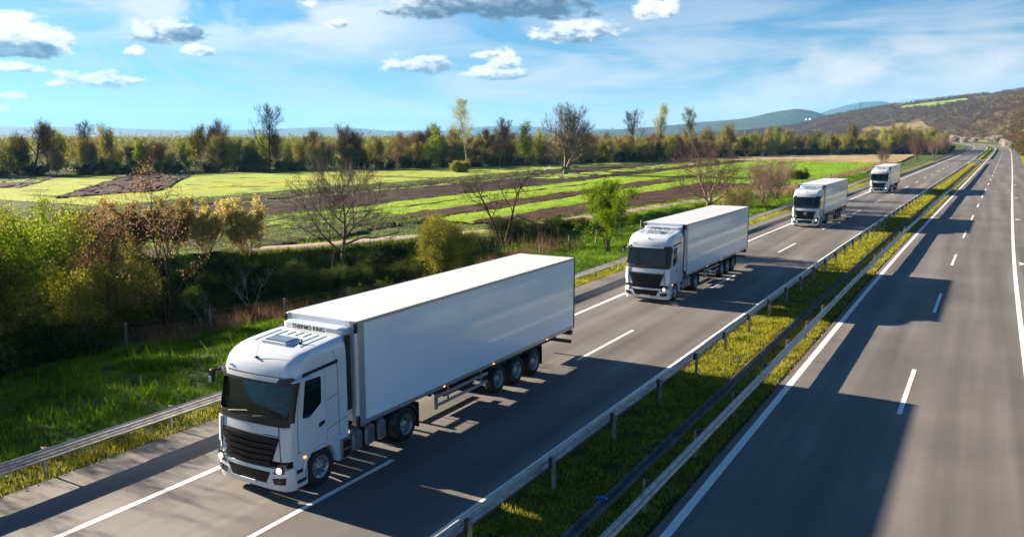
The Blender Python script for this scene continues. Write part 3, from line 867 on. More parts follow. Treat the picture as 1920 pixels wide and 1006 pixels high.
def make_truck(badge=False):
    root = empty('truck', (0, 0, 0))
    # ---- shell
    zs = [1.0, 1.12, 1.3, 1.6, 1.88, 2.03, 2.2, 2.4, 2.6, 2.8, 2.93, 3.02, 3.10, 3.18, 3.24, 3.31, 3.36, 3.41, 3.45, 3.48, 3.52, 3.55, 3.58, 3.605, 3.63, 3.655, 3.675, 3.695, 3.71, 3.72, 3.73]
    def ring(z):
        yf, w, r = CP(z); yc = yf + .11 * ((w - r) / w) ** 2 + r; pts = []
        for f in (1, .8, .6, .4, .2, .1): pts.append((-w, yc + (YR - yc) * f, z))
        for k in range(6): pts.append(corner((90 - 15 * k) * pi / 180, z, -1))
        for k in range(13): pts.append(front((w - r) * (-1 + k / 6), z))
        for k in range(1, 7): pts.append(corner(15 * k * pi / 180, z, 1))
        for f in (.1, .2, .4, .6, .8, 1): pts.append((w, yc + (YR - yc) * f, z))
        return pts
    rows = [ring(z) for z in zs]; NC = len(rows[0])
    mb = MB()
    wz0, wz1 = zs.index(2.03), zs.index(2.93)
    cut = lambda i, j: (wz0 <= i < wz1 and 8 <= j < NC - 1 - 8)
    mb.grid(rows, True, cut)
    # roof crown and rear wall
    top = rows[-1]; h = NC // 2
    crown = []
    for k in range(NC // 2 + 1):
        a, c = top[k], top[NC - 1 - k]
        crown.append([(a[0] + (c[0] - a[0]) * q / 8, a[1] + (c[1] - a[1]) * q / 8, 3.73 + .015 * (1 - (2 * q / 8 - 1) ** 2)) for q in range(9)])
    mb.grid(crown, True)
    mb.grid([[r[0], r[-1]] for r in rows], False)
    mb.grid([[rows[0][k], rows[0][NC - 1 - k]] for k in range(NC // 2 + 1)], False)
    cab = mb.build('cab_body', M['cab_white'], root)
    # raised spine panels and ribs of the roof
    rb = MB()
    for x in (-.80, -.55, -.28, .0, .28, .55, .80):
        zt = lambda y: float(np.interp(y, _yf, _z)) + .008
        ya_ = 1.15 if abs(x) > .5 else 1.80
        ys_ = np.linspace(ya_, 2.12, 6)
        rr_ = [[(x - .007, y, zt(y - .10 * x * x) - .03), (x - .007, y, zt(y - .10 * x * x) + .004), (x + .007, y, zt(y - .10 * x * x) + .004), (x + .007, y, zt(y - .10 * x * x) - .03)] for y in ys_]
        rb.grid(rr_, False)
    rb.build('roof_rib', M['seam'], cab)
    hz_ = 3.905
    MB().box(-.42, .36, 1.10, 1.60, 3.62, 3.745, .03).build('roof_hatch', M['lampglass'], cab)
    MB().box(-.46, .40, 1.06, 1.64, 3.61, 3.725, .02).build('hatch_frame', M['cab_white'], cab)
    MB().cyl((.62, 1.35, 3.63), (.62, 1.35, 3.73), .05, .04).cyl((.62, 1.35, 3.71), (.62, 1.42, 3.80), .02, .012).build('roof_beacon', M['black'], root)
    p = front(0, 3.42, .0)
    MB().cyl((p[0] - .05, p[1] + .03, p[2]), (p[0] - .05, p[1] - .05, p[2] + .03), .045, .02, 8).cyl((-.05, p[1] - .02, p[2] + .02), (-.05, p[1] + .12, p[2] + .36), .006, .004, 5).build('aerial', M['black'], root)
    for sx in (-1, 1):
        q = front(sx * .86, 3.17, .01); MB().box(q[0] - .05, q[0] + .05, q[1] - .03, q[1] + .02, 3.155, 3.19, .008).build('marker_lamp', M['chrome'], root)
    # ---- windscreen, pillars, cowl, visor
    gr = []
    for z in (2.035, 2.2, 2.4, 2.6, 2.8, 2.925):
        row = [corner(th * pi / 180, z, -1, -.012) for th in (60, 45, 30, 15)]; yf, w, r = CP(z)
        row += [front((w - r) * (-1 + k / 6), z, -.012) for k in range(13)] + [corner(th * pi / 180, z, 1, -.012) for th in (15, 30, 45, 60)]
        gr.append(row)
    MB().grid(gr, True).build('windscreen', M['windscreen'], root)
    for s in (-1, 1):
        rows2 = [[corner(th * pi / 180, z, s, .006) for th in (48, 60, 75, 90)] for z in (1.96, 2.2, 2.5, 2.8, 2.98)]
        if s < 0: rows2 = [r[::-1] for r in rows2]
        MB().grid(rows2, True).build('pillar', M['black'], root)
    panel(front, [(-1.22, 1.87), (1.22, 1.87), (1.22, 2.06), (-1.22, 2.06)], .012, 24, 3).build('windscreen_cowl', M['black'], root)
    wp = MB()
    for (xa, xb) in ((-.75, -.05), (.15, .95)):
        a_ = front(xa, 2.05, .03); c_ = front(xb, 2.16, .02); wp.cyl(a_, c_, .014, .010, 6)
    wp.build('wiper', M['black'], root)
    vis = panel(front, [(-1.21, 2.90), (1.21, 2.90), (1.19, 3.07), (-1.19, 3.07)], .10, 24, 2, .10); vis.build('sun_visor', M['black'], root)
    panel(front, [(-.86, 2.965), (.86, 2.965), (.93, 3.065), (-.93, 3.065)], .115, 20, 2, .02).build('visor_trim', M['cab_white'], root)
    # ---- interior
    MB().box(-1.1, 1.1, .45, .85, 1.55, 2.02, .05).build('dashboard', M['dash'], root)
    MB().box(-1.15, 1.15, .35, 1.95, 1.35, 1.5).build('cab_floor', M['dash'], root)
    MB().box(-1.15, 1.15, 1.75, 1.95, 1.5, 2.95).build('rear_lining', M['inner'], root)
    for sx in (-.62, .62):
        st = MB().box(sx - .26, sx + .26, 1.1, 1.6, 1.75, 1.9, .04).build('seat', M['seat'], root)
        MB().box(sx - .25, sx + .25, 1.5, 1.66, 1.88, 2.65, .05).build('backrest', M['seat'], st)
    sw = MB(); cx, cy, cz = .62, .92, 2.08; up = np.array((0, -.35, .94)); uu = np.array((1., 0, 0)); vv = np.cross(up / np.linalg.norm(up), uu)
    pr = [np.array((cx, cy, cz)) + .23 * (cos(a) * uu + sin(a) * vv) for a in np.linspace(0, 2 * pi, 17)]
    for a_, c_ in zip(pr[:-1], pr[1:]): sw.cyl(a_, c_, .018, n=6, caps=False)
    sw.cyl((cx, cy, cz), (cx, cy - .12, cz - .3), .04, n=8); sw.cyl(pr[0], pr[8], .018, n=6)
    sw.build('steering_wheel', M['black'], root)
    # ---- grille
    gb = panel(front, [(-.72, .83), (.72, .83), (.99, 1.60), (-.99, 1.60)], .012, 16, 6, .02, curve=lambda u, t: (0, -.07 * (1 - t) * (1 - abs(2 * u - 1)))).build('grille', M['satin'], root)
    for k in range(5):
        z0 = .89 + k * .145; wv = lambda z: .70 + (z - .83) / .77 * .27
        panel(front, [(-wv(z0), z0), (wv(z0), z0), (wv(z0 + .1), z0 + .105), (-wv(z0 + .1), z0 + .105)], .055, 16, 2, .05, curve=lambda u, t, k=k: (0, -.05 * (1 - k / 5) * (1 - abs(2 * u - 1)))).build('slat', M['satin'], gb)
    if badge:
        star(root, 0, 1.36, .17, 'emblem', front)
        mb = MB(); pts = [front(.78 + .06 * cos(a), 1.75 + .06 * sin(a), off=.006) for a in np.linspace(0, 2 * pi, 13)[:-1]]
        mb.add(pts, [tuple(range(12))]).build('round_badge', M['black'], root)
    # raised corner deflectors
    for s in (-1, 1):
        f_ = (lambda u, z, off=0., s=s: corner(u, z, s, off))
        q = [(.16, 1.18), (1.18, 1.20), (1.18, 1.84), (.22, 1.84)]
        if s < 0: q = [q[1], q[0], q[3], q[2]]
        panel(f_, q, .035, 8, 6, .03).build('corner_deflector', M['cab_white'], root)
    for s in (-1, 1):
        ribbon([(s * 1.05, .86), (s * .985, 1.62), (s * .97, 1.88)], .014, .02, front).build('front_seam', M['seam'], root)
    ribbon([(-.97, 1.64), (-.5, 1.635), (0, 1.63), (.5, 1.635), (.97, 1.64)], .014, .02, front).build('front_seam', M['seam'], root)
    # ---- bumper with openings
    bp = panel(lambda u, z, off=0.: front(u, z, off), [(-1.235, .24), (1.235, .24), (1.245, .82), (-1.245, .82)], .055, 36, 6, .10,
               curve=lambda u, t: (0, (.05 * (1 - abs(2 * u - 1)) - .02) * (1 - t))).build('bumper', M['cab_white'], root)
    panel(front, [(-.60, .42), (.60, .42), (.74, .72), (-.74, .72)], .062, 18, 3, .012).build('bumper_intake', M['satin'], bp)
    panel(front, [(-.62, .385), (.62, .385), (.60, .42), (-.60, .42)], .075, 14, 1, .03).build('bumper_lip', M['cab_white'], bp)
    panel(front, [(-.26, .33), (.26, .33), (.26, .44), (-.26, .44)], .10, 4, 1, .03).build('number_plate', M['plate'], root)
    for s in (-1, 1):
        sf = (lambda u, z, off=0., s=s: tuple(np.array(front(u * s, z, off))))
        def flip(q): return q if s > 0 else [q[1], q[0], q[3], q[2]]
        panel(sf, flip([(.84, .40), (1.13, .43), (1.15, .62), (.80, .56)]), .066, 6, 3, .012).build('fog_lamp_recess', M['black'], bp)
        q = front(s * 1.02, .51, .075); MB().cyl((q[0], q[1] + .02, q[2]), (q[0], q[1] - .01, q[2]), .045, .04, 12).build('fog_lamp', M['lampglass'], bp)
        hl = panel(sf, flip([(.82, .68), (1.12, .72), (1.185, .98), (.98, .93)]), .072, 8, 4, .03).build('headlight', M['lampglass'], root)
        q = front(s * 1.02, .80, .085); MB().cyl((q[0], q[1] + .01, q[2]), (q[0] + s * .01, q[1] - .02, q[2] + .005), .078, .066, 16).build('lens', M['lamp'], hl)
        # cab corner below the door: steps
        MB().box(s * 1.20 if s > 0 else -1.235, s * 1.235 if s > 0 else -1.20, .34, .80, .24, 1.02, .01).build('step_panel', M['cab_white'], root)
        for z in (.36, .62): MB().box(s * 1.236 if s > 0 else -1.246, s * 1.246 if s > 0 else -1.236, .42, .74, z, z + .09).build('step', M['black'], root)
    # ---- sides
    for s in (-1, 1):
        fn = (lambda u, z, off=0., s=s: side(u, z, s, off))
        dq = roundpoly([(.50, 1.16), (1.52, 1.16), (1.50, 3.02), (.66, 3.02)], .05)
        door = polyside(dq if s > 0 else dq, s, .012).build('door', M['cab_white'], root)
        wn = roundpoly([(.66, 1.98), (.92, 1.96), (1.34, 2.22), (1.36, 2.92), (.80, 2.92)], .07)
        polyside(wn, s, .020, .01).build('window', M['sideglass'], door)
        hd = roundpoly([(1.24, 1.58), (1.45, 1.64), (1.45, 1.74), (1.24, 1.70)], .035)
        polyside(hd, s, .026, .015).build('handle', M['black'], door)
        sm = MB()
        for pts in ([(.49, 1.1), (.49, 1.7), (.52, 2.2), (.66, 3.03)], [(1.53, 1.1), (1.51, 3.03)], [(2.02, 1.12), (2.0, 3.0), (1.87, 3.45)], [(1.53, 2.2), (2.02, 2.32)], [(1.53, 1.42), (2.02, 1.52), (2.34, 1.56)], [(.5, 1.14), (1.5, 1.30)]):
            q = ribbon(pts, .016, .004, fn); sm.add(q.v, q.f)
        sm.build('panel_seam', M['seam'], root)
        pb = polyside([(.70, 3.03), (.74, 3.12), (2.02, 3.20), (2.00, 3.11)], s, .012).build('side_trim', M['black'], root)
        # mirror pod
        pm = MB(); yy = [.30, .40, .55, .72, .90, .98]; ww = [.02, .06, .085, .085, .055, .015]
        rows3 = [[(s * (1.30 + ww[i] * cos(a) + .03 * i / 5), yy[i], 3.00 + .45 * ww[i] * sin(a) + .02 * i / 5) for a in np.linspace(0, 2 * pi, 11)] for i in range(6)]
        pm.grid(rows3 if s < 0 else [r[::-1] for r in rows3], True); pm.build('mirror_pod', M['cab_white'] if s > 0 else M['black'], root)
        if s < 0:
            arm = MB(); arm.cyl((-1.20, .36, 3.0), (-1.36, .26, 2.98), .035); arm.box(-1.44, -1.31, .14, .27, 2.66, 3.02, .03); arm.build('mirror', M['black'], root)
            MB().box(-1.43, -1.35, .12, .139, 2.68, 2.84).build('mirror_back', M['cab_white'], root)
        # wheel arch of the front axle
        mb = MB(); cy, cz, R = 1.30, .50, .60; n = 18; inner = []; outer = []
        for k in range(n + 1):
            a = pi * 1.02 - pi * 1.04 * k / n; inner.append((cy + R * cos(a), cz + R * sin(a)))
        for (y, z) in inner:
            outer.append((cy + (y - cy) * 1.12, cz + (z - cz) * 1.12))
        xo, xi = s * 1.255, s * .95
        rr = [[(xi, y, z) for y, z in inner], [(xo, y, z) for y, z in inner], [(xo + s * .012, y, z) for y, z in outer], [(xi, y, z) for y, z in outer]]
        mb.grid(rr if s < 0 else rr[::-1], True)
        mb.build('wheel_arch', M['cab_white'], root)
        # body side between arch and sill
        lo = MB(); x_ = s * 1.248
        for k in range(n):
            (y0, z0), (y1, z1) = outer[k], outer[k + 1]
            if z0 < 1.02 and z1 < 1.02 and min(z0, z1) < .50: continue
            lo.add([(x_, y0, min(z0, 1.18)), (x_, y1, min(z1, 1.18)), (x_, y1, 1.2), (x_, y0, 1.2)], [(0, 1, 2, 3)])
        lo.build('lower_side_panel', M['cab_white'], root)
        MB().box(min(s * .95, s * 1.25), max(s * .95, s * 1.25), 1.96, 2.03, .42, 1.12, .012).build('fender_flap', M['cab_white'], root)
        q = side(.66, .98, s, .01); MB().box(min(s * 1.25, s * 1.27), max(s * 1.25, s * 1.27), .66, .74, .95, 1.0).build('side_marker', M['amber'], root)
        # side deflector behind the cab
        MB().box(min(s * 1.20, s * 1.235), max(s * 1.20, s * 1.235), YR + .003, YR + .20, 1.7, 3.75).build('side_deflector', M['black'], root)
    # ---- chassis, tanks, fifth wheel
    ch = MB(); ch.box(-.45, .45, .75, 6.2, .62, .95).box(-.9, .9, .75, 2.1, .95, 1.05).box(-1.0, 1.0, .60, .72, .35, 1.05).box(-.9, .9, 2.1, 2.3, .5, 1.08)
    ch.box(-.55, .55, 4.0, 6.1, .95, 1.12)
    for y in (1.30, 4.95): ch.cyl((-1.0, y, .5), (1.0, y, .5), .09)
    ch.build('chassis', M['chassis'], root)
    for s in (-1, 1):
        MB().box(min(s * .62, s * 1.20), max(s * .62, s * 1.20), 2.12, 2.55, .36, .98, .05).build('step_box', M['tank'], root)
        MB().box(min(s * 1.201, s * 1.22), max(s * 1.201, s * 1.22), 2.2, 2.46, .44, .62).box(min(s * 1.201, s * 1.22), max(s * 1.201, s * 1.22), 2.2, 2.46, .68, .88).build('step_recess', M['black'], root)
        for k, (a_, c_) in enumerate(((2.60, 3.08), (3.14, 3.62), (3.68, 4.12))):
            MB().box(min(s * .55, s * 1.18), max(s * .55, s * 1.18), a_, c_, .38, 1.00, .09).build('fuel_tank', M['tank'], root)
        for y in (2.57, 3.11, 3.65): MB().box(min(s * .56, s * 1.16), max(s * .56, s * 1.16), y - .012, y + .012, .42, .97).build('tank_strap', M['black'], root)
        MB().lathe_x([(-s * .5, .56), (0, .56), (0, .60), (-s * .5, .60)], s * 1.24, 4.95, .5, 16, pi * .08, pi * .92).build('rear_mudguard', M['black'], root)
        MB().box(min(s * .75, s * 1.23), max(s * .75, s * 1.23), 5.55, 5.57, .25, 1.02).build('mud_flap', M['black'], root)
        wheel(root, s * 1.22, 1.30, s, steer=True); wheel(root, s * 1.22, 4.95, s, dual=True)
    # ---- trailer
    T0, T1, Z0, Z1 = 2.76, 16.26, 1.13, 4.03
    box = MB().box(-1.265, 1.265, T0, T1, Z0 + .12, Z1 - .005).build('trailer_box', M['box_white'], root)
    MB().box(-1.262, 1.262, T0 + .02, T1 - .02, Z1 - .0045, Z1 + .012, .006).build('trailer_roof', M['roof_white'], root)
    for s in (-1, 1):
        MB().box(min(s * 1.255, s * 1.285), max(s * 1.255, s * 1.285), T0 + .25, T1, Z1 - .075, Z1 + .014, .004).build('top_rail', M['alu'], root)
        MB().box(min(s * 1.255, s * 1.285), max(s * 1.255, s * 1.285), T0 + .25, T1, Z0, Z0 + .12, .004).build('bottom_rail', M['alu'], root)
        post_ = MB(); n = 6; pts = [(s * 1.287, T0 + .30)] + [(s * (1.287 - .10 + .10 * cos(a)), T0 + .10 - .10 * sin(a)) for a in np.linspace(0, pi / 2, 5)] + [(s * 1.05, T0)]
        rr = [[(x, y, z) for x, y in pts] for z in (Z0, Z1 + .016)]
        post_.grid(rr if s < 0 else [r[::-1] for r in rr], True); post_.build('corner_post', M['alu'], root)
        MB().box(min(s * 1.2, s * 1.29), max(s * 1.2, s * 1.29), T0 - .03, T0 + .05, Z1 - .30, Z1 - .02, .006).build('corner_bracket', M['black'], root)
        MB().box(min(s * 1.2, s * 1.29), max(s * 1.2, s * 1.29), T0 - .03, T0 + .05, Z0 - .02, Z0 + .30, .006).build('corner_bracket', M['black'], root)
        MB().box(min(s * 1.25, s * 1.288), max(s * 1.25, s * 1.288), T1 - .05, T1 + .01, Z0, Z1 + .015).build('rear_post', M['seam'], root)
        # side guard
        gd = MB().box(min(s * 1.20, s * 1.235), max(s * 1.20, s * 1.235), 6.55, 9.55, .58, .68, .006).box(min(s * 1.20, s * 1.235), max(s * 1.20, s * 1.235), 6.55, 9.55, .86, .96, .006)
        gd.build('side_guard', M['alu'], root)
        MB().box(min(s * 1.19, s * 1.24), max(s * 1.19, s * 1.24), 6.42, 6.56, .52, 1.0, .006).box(min(s * 1.14, s * 1.19), max(s * 1.14, s * 1.19), 7.2, 7.24, .55, 1.12).box(min(s * 1.14, s * 1.19), max(s * 1.14, s * 1.19), 9.2, 9.24, .55, 1.12).build('guard_bracket', M['galv_dull'], root)
        lg = MB().box(min(s * .66, s * .80), max(s * .66, s * .80), 5.75, 5.89, .38, 1.1).box(min(s * .6, s * .86), max(s * .6, s * .86), 5.68, 5.96, .32, .38)
        lg.build('landing_leg', M['chassis'], root)
        for y in (10.30, 11.60, 12.92): wheel(root, s * 1.23, y, s)
        MB().box(min(s * .80, s * 1.24), max(s * .80, s * 1.24), 13.50, 13.52, .28, 1.0).build('mud_flap', M['black'], root)
        for y in (6.8, 9.8, 13.8): MB().box(min(s * 1.286, s * 1.292), max(s * 1.286, s * 1.292), y, y + .1, Z0 + .02, Z0 + .06).build('reflector', M['amber'], root)
        MB().box(min(s * .75, s * 1.2), max(s * .75, s * 1.2), T1 - .12, T1 + .02, .84, .96).build('tail_lamp', M['red'], root)
        MB().box(min(s * .35, s * .5), max(s * .35, s * .5), 14.6, 16.15, .62, .95).build('underrun_arm', M['chassis'], root)
    tc_ = MB().box(-.55, .55, 5.3, 15.9, .88, 1.128).box(-1.2, 1.2, 9.9, 13.4, 1.0, 1.127).box(-.9, .9, 7.4, 9.2, .62, .88)
    for y in (10.30, 11.60, 12.92): tc_.cyl((-1.0, y, .5), (1.0, y, .5), .09).box(-.75, .75, y - .2, y + .2, .5, .9)
    for y in (6.2, 14.4, 15.6): tc_.box(-1.2, 1.2, y, y + .08, 1.0, 1.126)
    tc_.build('trailer_chassis', M['chassis'], root)
    MB().box(-1.22, 1.22, 16.05, 16.17, .52, .64).build('underrun_bar', M['chassis'], root)
    MB().box(-1.24, 1.24, 16.0, 16.22, .92, 1.05).build('rear_beam', M['chassis'], root)
    for s in (-1, 1):
        rd = MB().box(min(s * .012, s * 1.25), max(s * .012, s * 1.25), T1, T1 + .04, Z0 + .05, Z1 - .05, .006).build('rear_door', M['box_white'], root)
        MB().cyl((s * .35, T1 + .07, Z0 + .1), (s * .35, T1 + .07, Z1 - .1), .018, n=8).cyl((s * .85, T1 + .07, Z0 + .1), (s * .85, T1 + .07, Z1 - .1), .018, n=8).build('lock_bar', M['galv_dull'], rd)
    # ---- refrigeration unit with its lettering
    ru = MB(); prof = [(2.755, 3.90), (2.60, 3.905), (2.50, 3.89), (2.425, 3.885), (2.41, 3.865), (2.42, 2.7), (2.52, 2.5), (2.755, 2.45)]
    xs_ = [-1.06, -1.02, -.96] + list(np.linspace(-.9, .9, 9)) + [.96, 1.02, 1.06]
    sq = lambda x: 1 - .25 * (max(0, (abs(x) - .96) / .1)) ** 2
    rr = [[(x, 2.755 - (2.755 - y) * sq(x), z - (0 if sq(x) == 1 else .02)) for y, z in prof] for x in xs_]
    ru.grid(rr, True); ru.add(rr[0], [tuple(range(7, -1, -1))]).add(rr[-1], [tuple(range(8))])
    ru = ru.build('cooling_unit', M['cab_white'], root)
    vt = MB()
    for k in range(5): vt.box(.52, .94, 2.405, 2.42, 3.765 + k * .018, 3.775 + k * .018)
    vt.build('vent', M['galv_dull'], ru)
    cu = bpy.data.curves.new('lettering', 'FONT'); cu.body = 'THERMO KING'; cu.size = .165; cu.extrude = .003; cu.align_x = 'CENTER'; cu.offset = .006; cu.space_character = 1.06
    to = link('lettering', cu, ru, M['black']); to.location = (-.10, 2.404, 3.735); to.rotation_euler = (pi / 2, 0, 0)
    return root


truck = make_truck()
tag(truck, 'largest and nearest white articulated lorry, THERMO KING unit legible above its cab roof', 'truck', 'white lorries driving in convoy')
SPOTS = [(14.10, -15.68, 'second white lorry in the convoy, its tall cab just behind the nearest lorry'),
         (42.0, -15.72, ''), (84.4, -15.75, ''), (139.6, -16.0, '')]
LBL = ['nearest and largest white articulated lorry, with THERMO KING lettering showing above its cab roof',
       'white articulated lorry driving second in the convoy, beside the small leafy green tree',
       'third white lorry of the convoy, with a chrome star emblem on its black grille',
       'farthest and smallest white lorry, last of the four in the convoy']
trucks = [truck] + [copy_tree(truck) for _ in range(3)]
star(trucks[2], 0, 1.36, .17, 'emblem', front)
MB().add([front(.78 + .06 * cos(a), 1.75 + .06 * sin(a), off=.008) for a in np.linspace(0, 2 * pi, 13)[:-1]], [tuple(range(12))]).build('round_badge', M['black'], trucks[2])
for o, (y, lat, _l), lb in zip(trucks, SPOTS, LBL):
    a = math.atan2(float(cfun(y + 16)) - float(cfun(y)), 16)
    o.location = (lat + float(cfun(y)), y, 0.0); o.rotation_euler = (0, 0, -a); o['label'] = lb
#@@VEG

# ================================================================== plants
def rotv(d, ang, az):
    d = d / np.linalg.norm(d)
    u = np.cross(d, (0, 0, 1.)) if abs(d[2]) < .95 else np.cross(d, (1., 0, 0)); u /= np.linalg.norm(u); w = np.cross(d, u)
    return cos(ang) * d + sin(ang) * (cos(az) * u + sin(az) * w)


def skeleton(seed, H, r, kids=(8, 5, 4), ang=(45, 45, 50), lf=(.55, .5, .5), t0=.25, up=.18, wander=.16, lean=(0, 0), trunk_l=1.0, stems=1, spread=.0, npt=(9, 6, 5, 4)):
    """a branching plant: list of (points, radii, level)"""
    rs = np.random.RandomState(seed); out = []
    def grow(p, d, L, rad, lv):
        n = npt[min(lv, len(npt) - 1)]; pts = [p.copy()]; dd = d / np.linalg.norm(d)
        for k in range(n):
            dd = dd + rs.randn(3) * wander * (1.2 if lv else .55) + np.array((0, 0, up * (1 if lv else .6)))
            dd /= np.linalg.norm(dd); pts.append(pts[-1] + dd * L / n)
        rr = [max(rad * (1 - .8 * k / n), .0035) for k in range(n + 1)]
        out.append((np.array(pts), rr, lv))
        if lv < len(kids):
            m_ = kids[lv]; a0 = rs.rand() * 6
            for k in range(m_):
                t = t0 if lv == 0 else .2
                t = t + (1 - t) * (k + rs.rand() * .8) / m_; t = min(t, .98); i = int(t * n); q = pts[i] + (pts[i + 1] - pts[i]) * (t * n - i)
                base_d = pts[i + 1] - pts[i]
                nd = rotv(base_d, radians(ang[lv] + rs.randn() * 11), a0 + k * 2.4 + rs.randn() * .3)
                grow(q, nd, L * lf[lv] * (1.15 - .55 * t) * (.75 + .5 * rs.rand()), rad * (1 - .75 * t) * .62 + .002, lv + 1)
    for s in range(stems):
        a = rs.rand() * 6.28
        d = np.array((lean[0] + spread * cos(a), lean[1] + spread * sin(a), 1.))
        grow(np.array((cos(a) * spread * .3, sin(a) * spread * .3, -.25)), d, H * trunk_l * (1 - .25 * rs.rand() * (stems > 1)), r * (1 - .3 * rs.rand() * (stems > 1)), 0)
    return out


def tubes(brs, sides=(6, 4, 3, 3)):
    V = []; F = []; o = 0
    for pts, rr, lv in brs:
        n = sides[min(lv, len(sides) - 1)]
        d = np.gradient(pts, axis=0); d /= np.linalg.norm(d, axis=1)[:, None] + 1e-9
        ref = np.array((0, 0, 1.)) if abs(d[0][2]) < .9 else np.array((1., 0, 0))
        u = np.cross(d, ref); u /= np.linalg.norm(u, axis=1)[:, None] + 1e-9; w = np.cross(d, u)
        a = np.arange(n) * 2 * pi / n
        R = np.array(rr)[:, None, None]
        ring = pts[:, None, :] + R * (np.cos(a)[None, :, None] * u[:, None, :] + np.sin(a)[None, :, None] * w[:, None, :])
        V.append(ring.reshape(-1, 3)); k = len(pts)
        i, j = np.meshgrid(np.arange(k - 1), np.arange(n), indexing='ij'); j2 = (j + 1) % n
        F.append(np.stack([o + i * n + j, o + i * n + j2, o + (i + 1) * n + j2, o + (i + 1) * n + j], -1).reshape(-1, 4)); o += k * n
    return np.concatenate(V), np.concatenate(F)


def leaves(rs, C, size, asp=.55, droop=0., size_var=.5):
    """one small diamond-shaped leaf per centre"""
    n = len(C); a = rs.randn(n, 3); a[:, 2] -= droop; a /= np.linalg.norm(a, axis=1)[:, None]
    c = np.cross(a, rs.randn(n, 3)); c /= np.linalg.norm(c, axis=1)[:, None] + 1e-9
    s = size * (1 - size_var / 2 + size_var * rs.rand(n))[:, None]
    V = np.stack([C - a * s * .5, C + c * s * asp * .5, C + a * s * .5, C - c * s * asp * .5], 1).reshape(-1, 3)
    F = np.arange(n * 4).reshape(-1, 4)
    return V, F


def along(rs, brs, lvmin, per, jit, tmin=.15):
    P_ = []
    for pts, rr, lv in brs:
        if lv < lvmin: continue
        k = per; t = tmin + (1 - tmin) * rs.rand(k); x = t * (len(pts) - 1); i = np.minimum(x.astype(int), len(pts) - 2); f = (x - i)[:, None]
        P_.append(pts[i] * (1 - f) + pts[i + 1] * f + rs.randn(k, 3) * jit)
    return np.concatenate(P_) if P_ else np.zeros((0, 3))


def plant(name, seed, H, r, bark, leaf=None, per=0, lsize=.1, jit=.1, lvmin=2, split=1, sliver=None, nsl=0, rad=None, droop=0., **kw):
    """builds mesh data for trunk and crown; returns (trunk mesh, crown mesh, mats)"""
    rs = np.random.RandomState(seed + 100)
    br = skeleton(seed, H, r, **kw)
    # scale so that the top sits at H
    top = max(p[0][:, 2].max() for p in br); k = H / top
    br = [(p * k, [max(x * k, .004) for x in q], l) for p, q, l in br]
    tv, tf = tubes([q for q in br if q[2] < split])
    V, F = tubes([q for q in br if q[2] >= split]); mi = np.zeros(len(F), int)
    if leaf is not None and per:
        C = along(rs, br, lvmin, per, jit); lv_, lf_ = leaves(rs, C, lsize, droop=droop)
        F = np.concatenate([F, lf_ + len(V)]); V = np.concatenate([V, lv_]); mi = np.concatenate([mi, np.ones(len(lf_), int)])
    if nsl:      # fine twigs that stand for the outermost growth
        pts = along(rs, br, lvmin, nsl, jit); n = len(pts)
        d = pts - np.array((0, 0, H * .25)); d /= np.linalg.norm(d, axis=1)[:, None]; d = d * .8 + rs.randn(n, 3) * .45 + np.array((0, 0, .35)); d /= np.linalg.norm(d, axis=1)[:, None]
        w = np.cross(d, rs.randn(n, 3)); w /= np.linalg.norm(w, axis=1)[:, None]; L = (sliver[0] * (.6 + .8 * rs.rand(n)))[:, None]; th = sliver[1]
        sv = np.stack([pts - w * th, pts + w * th, pts + d * L + w * th * .3, pts + d * L - w * th * .3], 1).reshape(-1, 3); sf = np.arange(4 * n).reshape(-1, 4)
        F = np.concatenate([F, sf + len(V)]); V = np.concatenate([V, sv]); mi = np.concatenate([mi, np.zeros(n, int)])
    tm = np_mesh(name + '_trunk', tv, tf, smooth=True); tm.materials.append(bark)
    cm = np_mesh(name + '_crown', V, F, mi); cm.materials.append(bark); cm.materials.append(leaf or bark)
    return tm, cm


def put(name, meshes, x, y, label, cat='tree', group=None, s=1.0, rz=0., z=None, trunk='trunk', crown='crown', sz=None):
    z = float(hgt(x, y)) if z is None else z
    e = empty(name, (x, y, z), rz, label, cat, group); e.scale = (s, s, sz or s)
    link(trunk, meshes[0], e); link(crown, meshes[1], e)
    return e


M['bark_dark'] = leafmat('bark_dark', (.020, .014, .012), (.045, .032, .026), (.085, .062, .05), 3, 0, .1)
M['bark_brown'] = leafmat('bark_brown', (.08, .055, .026), (.21, .15, .070), (.36, .27, .14), 2, 0, .3)
M['bark_red'] = leafmat('bark_reddish', (.08, .048, .038), (.18, .115, .09), (.32, .22, .175), 2, 0, .2)
M['bark_grey'] = leafmat('bark_grey', (.07, .055, .045), (.14, .115, .095), (.24, .20, .17), 2, 0, .1)
M['bark_pale'] = leafmat('bark_pale', (.16, .14, .12), (.28, .26, .22), (.40, .38, .33), 2, 0, .1)
M['l_green'] = leafmat('leaf_fresh_green', (.04, .075, .005), (.16, .24, .010), (.32, .40, .02), 1.0)
M['l_lime'] = leafmat('leaf_lime', (.07, .09, .01), (.22, .25, .02), (.38, .38, .04), .8)
M['l_olive'] = leafmat('leaf_olive', (.065, .066, .010), (.20, .205, .028), (.37, .36, .06), .8)
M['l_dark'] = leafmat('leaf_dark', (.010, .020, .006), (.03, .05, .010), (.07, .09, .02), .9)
M['l_gold'] = leafmat('leaf_golden', (.12, .09, .03), (.34, .28, .09), (.55, .47, .16), .9)
M['l_brown'] = leafmat('leaf_dry_brown', (.05, .028, .016), (.15, .085, .05), (.27, .165, .10), .9)
M['l_blossom'] = leafmat('blossom_white', (.22, .20, .16), (.40, .37, .32), (.56, .52, .47), 1.)

